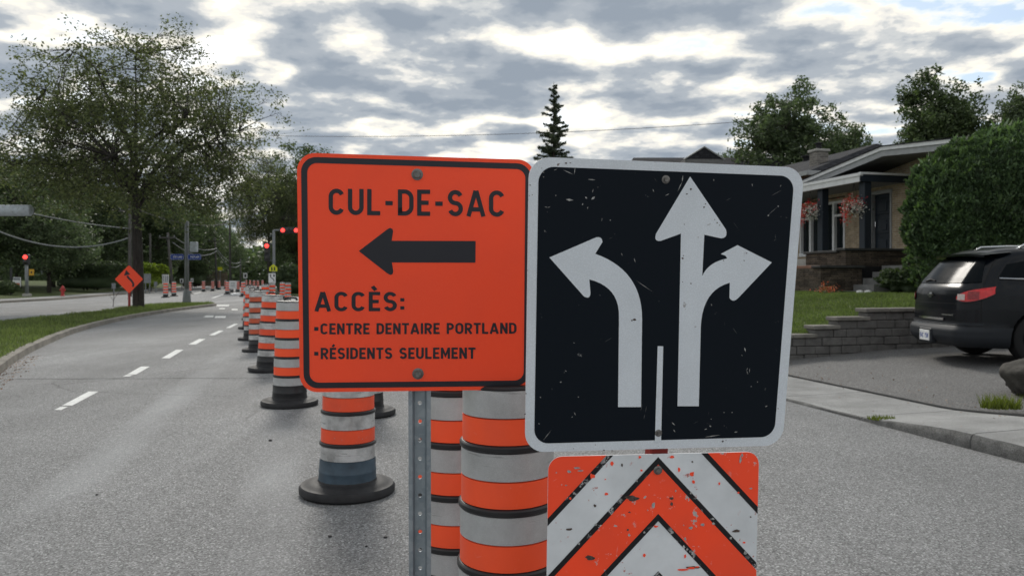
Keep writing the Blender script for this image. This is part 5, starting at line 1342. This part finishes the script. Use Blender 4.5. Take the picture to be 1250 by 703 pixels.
# cedar hedge beside the house: clumped sprays over a rounded body
def cedar(base, rx, ry, h):
    o = thing('cedar_hedge', 'huge rounded cedar hedge behind the black car', 'hedge', base, R(10))
    rng = np.random.default_rng(77); n = 52000; box = 2.9
    d = rng.normal(0, 1, (n, 3)); d[:, 2] = np.abs(d[:, 2])*1.2-.35; d /= np.linalg.norm(d, axis=1)[:, None]
    d = d[(d[:, 1] < .35)]; n = len(d)
    k = (np.abs(d[:, 0])**box+np.abs(d[:, 1])**box+np.abs(d[:, 2])**box)**(-1/box)
    lm = np.array([1+.035*mnoise.noise(Vector((q[0]*rx*1.2, q[1]*4, q[2]*h*1.2)))+.045*mnoise.noise(Vector((q[0]*rx*4., q[1]*8, q[2]*h*3))) for q in d*k[:, None]])
    S = d*(k*lm)[:, None]*np.array([rx, ry, h*.5]); C0 = S+np.array([0, 0, h*.5])
    out = []
    nrm = d.copy(); nrm[:, 2] *= .6; nrm /= np.linalg.norm(nrm, axis=1)[:, None]
    for j in range(4):                                   # fan of narrow scales per spray
        N = len(C0); dirv = nrm*rng.uniform(.25, .8, N)[:, None]+np.stack([rng.normal(0, .5, N), rng.normal(0, .3, N), rng.uniform(.0, .95, N)], 1); dirv /= np.linalg.norm(dirv, axis=1)[:, None]
        b_ = rng.normal(0, 1, (N, 3)); b_ -= (b_*dirv).sum(1)[:, None]*dirv; b_ /= np.linalg.norm(b_, axis=1)[:, None]
        L = rng.uniform(.05, .12, N)[:, None]; P = C0+rng.normal(0, .025, (N, 3))
        out.append(np.stack([P-dirv*L*.4, P+b_*L*.24, P+dirv*L*.6, P-b_*L*.24], 1))
    sh = C0[rng.integers(0, len(C0), 1600)]; N = len(sh)     # stray shoots
    dv = np.stack([rng.normal(0, .45, N), rng.normal(-.4, .3, N), rng.uniform(.3, 1.2, N)], 1); dv /= np.linalg.norm(dv, axis=1)[:, None]
    bb_ = rng.normal(0, 1, (N, 3)); bb_ -= (bb_*dv).sum(1)[:, None]*dv; bb_ /= np.linalg.norm(bb_, axis=1)[:, None]; L = rng.uniform(.14, .30, N)[:, None]
    out.append(np.stack([sh, sh+dv*L*.5+bb_*L*.11, sh+dv*L, sh+dv*L*.5-bb_*L*.11], 1))
    quads_obj('crown', np.concatenate(out), M['leaf_cedar'], o)
    b = MB()
    def SS(a, e):
        q = Vector((math.cos(a)*math.cos(e), math.sin(a)*math.cos(e), math.sin(e))); kk = (abs(q.x)**box+abs(q.y)**box+abs(q.z)**box)**(-1/box)*.955
        return (q.x*kk*rx, q.y*kk*ry, q.z*kk*h*.5+h*.5)
    b.grid(lambda u, v: SS(u*2*PI, -PI/2+v*PI), 60, 40); b.build('foliage_mass', M['leaf_hedge'], o, smooth=True, fix=False)
    return o
cedar((13.7, 18.6, .35), 4.3, 1.7, 4.75)
# trees behind the houses
GR = 'trees behind the houses'
rt = tree('backyard_tree', 'full dark tree above the neighbouring roofs, left of chimney', (*base_at(958, 60)[:2], 1.2), 14.6, 4.6, 2.5, M['leaf_dark'], M['bark_dark'], n_tips=270, per_tip=150, leaf=.28, tip_r=.85, trunk_r=.28, seed=51, limbs=9, group=GR, fork=3.4, lumps=.35)
move_copy(rt, 'smaller dark tree between the chimney and the conical one', (*base_at(1032, 62)[:2], 1.2), (.72, .86), 2.2, GR)
r2 = tree('backyard_tree', 'tall bushy tree behind the house roof, left of cedar hedge', (*base_at(1152, 46)[:2], 1.2), 12.4, 2.35, 3.0, M['leaf_mid'], M['bark_dark'], n_tips=240, per_tip=150, leaf=.22, tip_r=.65, trunk_r=.24, seed=57, limbs=8, group=GR, fork=3.2, lumps=.35)
move_copy(r2, 'tree at the right edge above the cedar hedge', (*base_at(1254, 44)[:2], 1.2), (.75, .96), 3.1, GR, 'leaf_dark')
spruce('conifer_tree', 'small conical conifer left of the tall bushy tree', (*base_at(1070, 52)[:2], 1.2), 9.3, 2.4, 61, GR, 1.0, 'leaf_mid', z0f=.1)
move_copy(rt, 'low tree peeping behind the gabled far roof', (*base_at(905, 72)[:2], 1.2), (.6, .80), 4.4, GR)
spruce('spruce_tree', 'tall pointed spruce rising between orange and black signs', (*base_at(676, 60)[:2], 1.0), 15.8, 3.9, 63, None, 2.6, z0f=.2)
# shrub and flowers by the porch
bush('garden_shrub', 'spiky shrub under the porch stair landing', (*road(14.9, 16.9)[:2], 1.05), .75, .45, .75, M['leaf_hedge'], 3000, .11, 71, 2.1, lump=.25, stems=False)
def flower_mass(name, label, base, r, n, mats, seed, cat):
    rng = np.random.default_rng(seed); o = thing(name, label, cat, base)
    for nm, m, cnt, c, rr in mats:
        P = rng.normal(0, 1, (cnt, 3))*np.array(rr)*r+np.array(c)*r
        tag(quads_obj(nm, leaf_quads(P, .042, rng, .8), M[m], o), kind='stuff')
    return o
flower_mass('flower_pot', 'small clump of orange flowers at the porch foot', road(12.7, 17.3, 1.12), .16, 0, (('leaves', 'leaf_mid', 300, (0, 0, .2), (.8, .6, .5)), ('petals', 'fl_orange', 260, (0, 0, .5), (.9, .6, .5))), 5, 'flowers')
lt = thing('garden_light', 'pair of small white garden lights at the porch foot', 'lights', road(13.55, 17.0, 1.05), R(14))
for dx in (-.12, .12): MB().lathe([(.02, 0), (.02, .06), (.09, .07), (.08, .14), (.001, .15)], 12, (dx, 0)).build('lamp', M['white'], lt)
def basket(p, label, seed):
    o = flower_mass('hanging_basket', label, p, .30, 0, (('leaves', 'leaf_mid', 700, (0, 0, -.1), (.55, .5, .42)), ('white_petals', 'fl_white', 700, (.05, -.45, -.25), (.42, .35, .34)), ('red_petals', 'fl_red', 520, (0, -.1, .2), (.58, .5, .36)), ('trailing_petals', 'fl_red', 160, (-.85, -.1, -.7), (.22, .2, .45))), seed, 'flower basket')
    o['group'] = 'hanging flower baskets'
    MB().lathe([(.001, -.22), (.1, -.2), (.17, -.1), (.19, .02)], 16).build('pot', M['dark_void'], o)
    for a in (0, 2.1, 4.2): MB().tube([(.17*math.cos(a), .17*math.sin(a), .0), (0, 0, 4.27-p[2])], .005, 4).build('chain', M['dark_void'], o)
basket(road(15.05, 19.3, 3.62), 'red and white hanging basket, right one, before the porch post', 1)
basket(road(15.05, 21.35, 3.66), 'red and white hanging basket, left one, nearer the black sign', 2)
# weeds and rock at the edge of the driveway
bm = bmesh.new(); bmesh.ops.create_icosphere(bm, subdivisions=5, radius=.42)
for q in bm.verts:
    c = q.co.copy(); q.co *= 1+.30*mnoise.noise(c*2.2+Vector((3, 1, 0)))+.10*mnoise.noise(c*7)+.05*mnoise.noise(c*19); q.co.z *= .72
me = bpy.data.meshes.new('boulder'); bm.to_mesh(me); bm.free(); me.materials.append(M['rock']); shade(me)
bo = bpy.data.objects.new('boulder', me); col.objects.link(bo); pr = ground(1276, 484, .12); bo.location = (pr.x, pr.y, .29); tag(bo, 'weathered grey boulder at right edge beside the driveway', 'boulder')
def tuft(label, base, n, r, h, seed, m='weed'):
    rng = np.random.default_rng(seed); a = rng.uniform(0, 6.28, n); q = r*rng.uniform(0, 1, n)**.6
    x = base[0]+np.cos(a)*q*1.6; y = base[1]+np.sin(a)*q
    return tag(quads_obj('weed_tuft', blades(x, y, np.full(n, base[2]), h*.4, h, .012), M[m], None, 3), label, 'weeds', kind='stuff')
pr = ground(1222, 498, .13); tuft('yellow-green weeds growing against the boulder', (pr.x, pr.y, .13), 420, .13, .17, 3)
pr = ground(1076, 511, .05); tuft('weeds growing from the kerb joint', (pr.x, pr.y, .045), 200, .09, .05, 4, 'weed')
pr = ground(138, 374.5, .1)
wd = thing('bare_sapling', 'thin bare twig weed on the median left of diamond sign', 'sapling', (pr.x, pr.y, .1))
b = MB().tube([(0, 0, 0), (.05, 0, .5), (-.1, 0, 1.2)], [.018, .014, .006], 5).tube([(.05, 0, .4), (.35, 0, .8), (.55, 0, 1.05)], [.012, .009, .004], 5).tube([(.03, 0, .3), (-.2, 0, .6)], [.01, .004], 5)
b.build('stem', M['bark_dark'], wd, fix=False)

# ================================================================== neighbouring houses beyond
def bungalow(name, label, t0, t1, s0, s1, zb, ze, zr, wallm, extra=None):
    o = thing(name, label, 'house', road(t0, s0, zb), R(14)); off = (t0, s0, zb)
    w = MB().box(t0, t1, s0, s1, zb-.4, ze).build('wall', wallm, o, off=off)
    e = .5; tm = (t0+t1)/2
    b = MB(); b.add([(t0-e, s0-e, ze-.05), (t1+e, s0-e, ze-.05), (t1+e, s1+e, ze-.05), (t0-e, s1+e, ze-.05), (tm, s0+1.5, zr), (tm, s1-1.5, zr)], [(0,1,4), (1,2,5,4), (2,3,5), (3,0,4,5), (0,3,2,1)])
    b.build('roof', M['shingle'], o, off=off)
    MB().box(t0-e-.03, t0-e+.03, s0-e, s1+e, ze-.2, ze).box(t0-e+.031, t1+e, s0-e-.03, s0-e+.03, ze-.2, ze).build('fascia', M['trim_grey'], o, off=off)
    n_ = max(2, int((s1-s0)/4))
    for i in range(n_):
        sc_ = s0+(i+.5)*(s1-s0)/n_
        g = MB().box(t0-.03, t0+.05, sc_-.7, sc_+.7, zb+1.2, zb+2.5).build('window', M['glass'], o, off=off)
        MB().box(t0-.06, t0-.031, sc_-.78, sc_+.78, zb+2.5, zb+2.6).box(t0-.06, t0-.031, sc_-.78, sc_+.78, zb+1.1, zb+1.2).box(t0-.06, t0-.031, sc_-.78, sc_-.7, zb+1.2, zb+2.5).box(t0-.06, t0-.031, sc_+.7, sc_+.78, zb+1.2, zb+2.5).build('window_frame', M['trim'], g, off=(0, 0, 0)).location = (-off[0], -off[1], -off[2])
    return o, off
h2, o2 = bungalow('neighbour_house', 'reddish brick house with dark roof and stone chimney behind bungalow', 21.5, 31, 30.5, 44, 1.2, 6.3, 8.05, M['brick_red'])
ch = MB().box(22.75, 23.35, 31.75, 32.35, 5.5, 7.5).build('chimney', M['stone_chim'], h2, off=o2)
MB().bbox(22.68, 23.42, 31.68, 32.42, 7.501, 7.62, .02).build('chimney_cap', M['concrete'], ch, off=o2).location = (0, 0, 0)
MB().lathe([(.13, 7.6), (.13, 7.88), (.19, 7.9), (.19, 7.95), (.001, 8.0)], 12, (23.05, 32.05)).build('flue', M['dark_void'], ch, off=o2)
MB().lathe([(.2, 7.6), (.2, 8.2), (.3, 8.22), (.3, 8.3), (.001, 8.36)], 10, (26.2, 37.5)).build('roof_vent', M['dark_void'], h2, off=o2)
# far house whose roof runs across the view
h3 = thing('neighbour_house', 'far house with long low dark roof seen over the black sign', 'house', (15, 55, 1.2))
q = lambda b, nm, m, p: b.build(nm, m, p, off=(15, 55, 1.2))
q(MB().box(8.9, 20.6, 55.4, 62.6, .8, 9.1), 'wall', M['brick_red'], h3)
rf3 = q(MB().add([(8.5, 54.8, 9.1), (21, 54.8, 9.1), (21, 63.2, 9.1), (8.5, 63.2, 9.1), (9.3, 59, 10.75), (20.2, 59, 10.75)], [(0,1,5,4), (1,2,5), (2,3,4,5), (3,0,4), (0,3,2,1)]), 'roof', M['shingle'], h3)
q(MB().box(8.45, 21.05, 54.74, 54.8, 8.95, 9.12), 'fascia', M['trim_grey'], h3)
for x in (10.5, 14.5, 18.5):
    g = q(MB().box(x-.8, x+.8, 55.36, 55.45, 5.6, 7.2), 'window', M['glass'], h3)
    MB().box(x-.9, x+.9, 55.3, 55.358, 7.2, 7.32).box(x-.9, x+.9, 55.3, 55.358, 5.48, 5.6).build('window_frame', M['trim'], g, off=(15, 55, 1.2))
g_ = at(859.5, 180, 54.4); w_ = 1.35
gb = q(MB().add([(g_.x-w_, 54.4, g_.z-.82), (g_.x+w_, 54.4, g_.z-.82), (g_.x, 54.4, g_.z), (g_.x-w_, 58.5, g_.z-.82), (g_.x+w_, 58.5, g_.z-.82), (g_.x, 58.5, g_.z)], [(0,1,2), (0,2,5,3), (1,4,5,2), (3,5,4), (0,3,4,1)]), 'gable', M['shingle'], h3)
for sgn in (-1, 1): q(MB().tube([(g_.x+sgn*(w_+.1), 54.34, g_.z-.86), (g_.x, 54.34, g_.z+.04)], .055, 4), 'gable_trim', M['trim_grey'], gb)
q(MB().box(g_.x-w_, g_.x+w_, 54.42, 58.4, 8.6, g_.z-.821), 'gable_wall', M['soffit'], h3)

# ================================================================== black SUV on the driveway
tb = np.array([  # z, x rear, half width, x front, bow of the rear
 [.22, .22, .86, 5.02, .05], [.26, .10, .93, 5.12, .10], [.32, .03, .97, 5.18, .14], [.38, .00, .985, 5.20, .16], [.48, .00, .99, 5.20, .16], [.53, .03, .99, 5.19, .16], [.57, .06, .99, 5.17, .16],
 [.80, .065, .985, 5.08, .16], [1.00, .08, .975, 4.92, .16], [1.05, .09, .965, 4.50, .16], [1.09, .10, .95, 4.05, .15], [1.13, .13, .93, 3.86, .15], [1.25, .22, .885, 3.62, .14], [1.40, .34, .83, 3.28, .13], [1.52, .45, .785, 2.98, .12],
 [1.60, .54, .745, 2.72, .12], [1.65, .64, .70, 2.50, .12], [1.69, .82, .60, 2.2, .10], [1.715, 1.1, .42, 1.95, .06]])
def trow(z):
    return [np.interp(z, tb[:, 0], tb[:, i]) for i in range(1, 5)]
NS = 56
def suv(q, z, side, out=0.0):
    # q in 0..5 : 0-1 rear, 1-2 rear corner, 2-3 side, 3-4 front corner, 4-5 front ; side -1 is the car's right
    xr, w, xf, bow = trow(z); a = min(.62, (xf-xr)*.3); bb = .36*w; af = min(.8, (xf-xr)*.3); bf = .5*w
    if q < 1: y = (w-bb)*q; p = Vector((xr+bow*(y/w)**2.2*1.0, y)); n_ = Vector((-1, 2.2*bow*(y/w)**1.2/w))
    elif q < 2:
        th = (q-1)*PI/2; x0 = xr+bow*((w-bb)/w)**2.2; p = Vector((x0+a*(1-math.cos(th)), w-bb+bb*math.sin(th))); n_ = Vector((-math.cos(th)/a, math.sin(th)/bb))
    elif q < 3:
        x0 = xr+bow*((w-bb)/w)**2.2+a; x1 = xf-af; k = q-2; p = Vector((x0+(x1-x0)*k, w+.0*math.sin(PI*k))); n_ = Vector((0, 1))
    elif q < 4:
        th = (q-3)*PI/2; p = Vector((xf-af+af*math.sin(th), w-bf+bf*math.cos(th))); n_ = Vector((math.sin(th)/af, math.cos(th)/bf))
    else: k = q-4; p = Vector((xf+.05*math.sin(k*PI/2), (w-bf)*(1-k))); n_ = Vector((1, .1))
    n_.normalize(); p = p+n_*out
    return (p.x, p.y*side, z)
car_loc = Vector((6.40, 11.9, 0)); t_, s_ = to_ts(car_loc + Vector((1.4, 0, 0)))
cz = z_drive(t_)
cr_ = thing('parked_car', 'black SUV parked on the driveway, its rear towards the street', 'car', (car_loc.x, car_loc.y, cz), R(-4.0))
def car_loft(z0, z1, nz, out=0.0):
    qs = list(np.linspace(0, 1, 7))[:-1]+list(1+np.linspace(0, 1, 11))[:-1]+list(2+np.linspace(0, 1, 25))[:-1]+list(3+np.linspace(0, 1, 9))[:-1]+list(4+np.linspace(0, 1, 6))
    ring = [(q, -1) for q in qs]+[(q, 1) for q in qs[::-1]][1:-1]
    zs = np.linspace(z0, z1, nz); n_ = len(ring); b = MB()
    vs_ = [suv(q, z, s, out) for z in zs for q, s in ring]
    fs_ = [(j*n_+i, j*n_+(i+1) % n_, (j+1)*n_+(i+1) % n_, (j+1)*n_+i) for j in range(nz-1) for i in range(n_)]+[tuple(range(n_))[::-1], tuple(range((nz-1)*n_, nz*n_))]
    return b.add(vs_, fs_)
WX = (1.14, 4.1)
def with_arches(o, rad=.43):
    cut = MB()
    for x in WX:
        for sd in (-1, 1):
            seg = 28; vs_ = [(x+rad*math.cos(2*PI*k/seg), y, .375+rad*math.sin(2*PI*k/seg)) for y in (sd*.66, sd*1.2) for k in range(seg)]
            cut.add(vs_, [tuple(range(seg))[::-1], tuple(range(seg, 2*seg))]+[(k, (k+1) % seg, seg+(k+1) % seg, seg+k) for k in range(seg)])
    c = cut.build('cutter', M['tyre']); md = o.modifiers.new('arch', 'BOOLEAN'); md.operation = 'DIFFERENCE'; md.object = c; md.solver = 'EXACT'
    dg = bpy.context.evaluated_depsgraph_get(); par = o.parent; o.parent = None; dg.update()
    me = bpy.data.meshes.new_from_object(o.evaluated_get(dg)); o.modifiers.clear(); o.data = me; o.parent = par
    bpy.data.objects.remove(c); shade(me, 32)
body_c = car_loft(.515, 1.712, 48).build('body', M['car'], cr_, smooth=True)
with_arches(body_c)
low = car_loft(.235, .535, 16, .008).build('bumper_and_sills', M['clad'], cr_, smooth=True)
with_arches(low)
def patch(nm, m, parent, q0, q1, zb, zt, side, out, nq=14, nz=8):
    # zb, zt: functions of k in 0..1 across the patch
    f = lambda a, c: suv(q0+(q1-q0)*a, zb(a)+(zt(a)-zb(a))*c, side, out)
    return MB().grid(f, nq, nz).build(nm, m, parent, smooth=True, fix=False)
K = lambda v: (lambda a: v)
def rear_patch(nm, m, parent, qa, zb, zt, out, nq=40, nz=8, qt=None):   # spans both halves, a = -1..1
    def f(a, c):
        a2 = a*2-1; z = zb(abs(a2))+(zt(abs(a2))-zb(abs(a2)))*c; return suv(abs(a2)*(qa+((qt or qa)-qa)*c), z, -1 if a2 < 0 else 1, out)
    return MB().grid(f, nq, nz).build(nm, m, parent, smooth=True, fix=False)
gate = rear_patch('rear_window', M['car_glass'], cr_, 1.5, lambda a: 1.165+.02*a**3, lambda a: 1.51-.02*a**4, .012, 80, 24, qt=1.33)
MB().tube([suv(.10, 1.20, 1, .02), suv(.35, 1.22, 1, .03), suv(.7, 1.19, 1, .02)], .012, 6).build('wiper', M['tyre'], cr_)
for sd in (-1, 1):
    tl = patch('tail_light', M['tail'], cr_, 1.06, 1.74, lambda a: .885+.13*a**3.0+.05*(1-a)**4, lambda a: 1.035+.085*a**1.2-.06*(1-a)**4, sd, .012, 26, 6)
    patch('reverse_light', M['tail_clear'], tl, 1.10, 1.28, lambda a: .925, lambda a: 1.01, sd, .018)
    patch('brake_lens', M['tail_dark'], tl, 1.33, 1.52, lambda a: .935, lambda a: 1.05, sd, .018)
    MB().tube([suv(1.06+.68*k/20, .885+.13*(k/20)**3.0+.05*(1-k/20)**4-.004, sd, .013) for k in range(21)], .007, 5).build('seal', M['clad'], tl)
rear_patch('trim_strip', M['clad'], cr_, 1.6, K(.565), K(.60), .012)
rear_patch('chrome_handle', M['chrome'], cr_, .62, K(.615), K(.65), .016)
# panel gaps
for sd in (-1, 1):
    MB().tube([suv(1.56-.10*max(0, (z-1.1)/.5), z, sd, .002) for z in np.linspace(.60, 1.52, 14)], .006, 4).build('panel_gap', M['tyre'], cr_)
    MB().tube([suv(2.36, z, sd, .002) for z in np.linspace(.55, 1.5, 12)], .006, 4).build('panel_gap', M['tyre'], cr_)
b = MB()
rear_patch('panel_gap', M['tyre'], cr_, 1.56, K(.602), K(.61), .004); rear_patch('panel_gap', M['tyre'], cr_, 1.56, K(.868), K(.873), .003)
# emblem, script and number plate
def rear_pt(y, z, out): 
    xr, w, xf, bow = trow(z); return (xr+bow*(abs(y)/w)**2.2-out, y, z)
em = [(-.10, .012), (-.045, .012), (-.035, .038), (.045, .038), (.035, .012), (.10, .012), (.085, -.014), (.035, -.014), (.045, -.038), (-.045, -.038), (-.035, -.014), (-.085, -.014)]
MB().prism([(y, .985+z) for y, z in em], 0, .012, lambda a, c, d: (rear_pt(a, c, .006+d)[0], -a, c)).build('emblem', M['chrome'], cr_, fix=True)
b = MB()
for k in range(10):
    y = -.36-.026*k; b.box(*sorted((rear_pt(y, .70, .012)[0], rear_pt(y, .70, .004)[0])), y-.009, y+.009, .692, .708)
tag(b.build('model_script', M['chrome'], cr_), kind='stuff')
pz = .37; px_ = rear_pt(0, pz, .03)[0]
npl = MB().bbox(px_-.006, px_+.008, -.155, .155, pz-.078, pz+.078, .003).build('number_plate', M['white'], cr_)
MB().bbox(px_+.008, px_+.09, -.20, .20, pz-.11, pz+.11, .01).build('plate_recess', M['clad'], cr_)
b = MB()
o = lettering('plate_text', 'B4C 15M', M['blue'], npl, lambda a, b_: (a*.26-.13, b_*.075-.04), .16, .16, .0)
o.data.transform(Matrix(((0, 1, 0, px_-.0075), (-1, 0, 0, 0), (0, 0, 1, pz), (0, 0, 0, 1))))
# spoiler, side glass, roof rails, exhaust, wheels
b = MB(); N_ = 24
def sp(a, c): 
    y = (a*2-1)*.72; e = abs(a*2-1); return (.38+.10*e**2.5+c*.40, y, 1.605+.045*c-.03*e**3)
b.grid(lambda a, c: sp(a, c), N_, 4); b.grid(lambda a, c: (lambda p: (p[0]+.01, p[1], p[2]-.035-.01*c))(sp(a, c)), N_, 4)
b.grid(lambda a, c: (lambda p: (p[0]+.01*c, p[1], p[2]-.035*c))(sp(a, 0)), N_, 1)
b.build('spoiler', M['car'], cr_, smooth=True, fix=False)
for sd in (-1, 1):
    patch('side_window', M['car_glass'], cr_, 1.70, 2.38, lambda a: 1.25-.02*a, lambda a: 1.44+.07*min(1, a*2), sd, .010, 28, 16)
    patch('side_window', M['car_glass'], cr_, 2.43, 2.70, K(1.20), K(1.52), sd, .006); patch('side_window', M['car_glass'], cr_, 2.73, 3.0, K(1.19), lambda a: 1.52-.2*a, sd, .006)
    MB().tube([suv(1.72+1.28*k/16, 1.238-.05*k/16, sd, .012) for k in range(17)], .011, 6).build('window_chrome', M['chrome'], cr_)
    MB().tube([(1.0, sd*.60, 1.66), (1.12, sd*.60, 1.735), (1.5, sd*.60, 1.75), (2.6, sd*.58, 1.75), (2.8, sd*.58, 1.68)], .017, 8).build('roof_rail', M['chrome'], cr_, smooth=True)
    rl = MB().tube([(.35, sd*.5, .27), (.14, sd*.5, .27)], .04, 10).build('exhaust', M['chrome'], cr_)
patch('windscreen', M['car_glass'], cr_, 3.5, 5.0, K(1.14), K(1.60), -1, .006); patch('windscreen', M['car_glass'], cr_, 3.5, 5.0, K(1.14), K(1.60), 1, .006)
for x in WX:
    for sd in (-1, 1):
        wh = bpy.data.objects.new('wheel', None); col.objects.link(wh); wh.parent = cr_; wh.location = (x, sd*.84, .375); wh.rotation_euler = (R(90), 0, 0)
        MB().lathe([(.25, -.115), (.33, -.125), (.365, -.105), (.376, -.06), (.376, .06), (.365, .105), (.33, .125), (.25, .115)], 40).build('tyre', M['tyre'], wh, smooth=40)
        b = MB().lathe([(.25, -.11), (.245, 0), (.25, .11)], 40)
        for k in range(5):
            a = 2*PI*k/5; b.tube([(0, 0, .0-sd*.07), (.245*math.cos(a), .245*math.sin(a), -sd*.09)], [.05, .035], 6)
        b.lathe([(.001, -.09), (.06, -.085), (.06, .085), (.001, .09)], 16); b.build('rim', M['rim'], wh, smooth=40)
MB().box(.6, 4.6, -.6, .6, .26, .5).build('underbody', M['tyre'], cr_)
# house number on the door
z_ = ZF+.98
o = lettering('door_number', '2197', M['white'], dr, lambda a, b_: (a*.34, b_*.13), .17, .2, .0)
o.data.transform(Matrix(((0, 1, 0, FT+.048-HO[0]), (-1, 0, 0, D1-.28-HO[1]), (0, 0, 1, z_-HO[2]), (0, 0, 0, 1))))
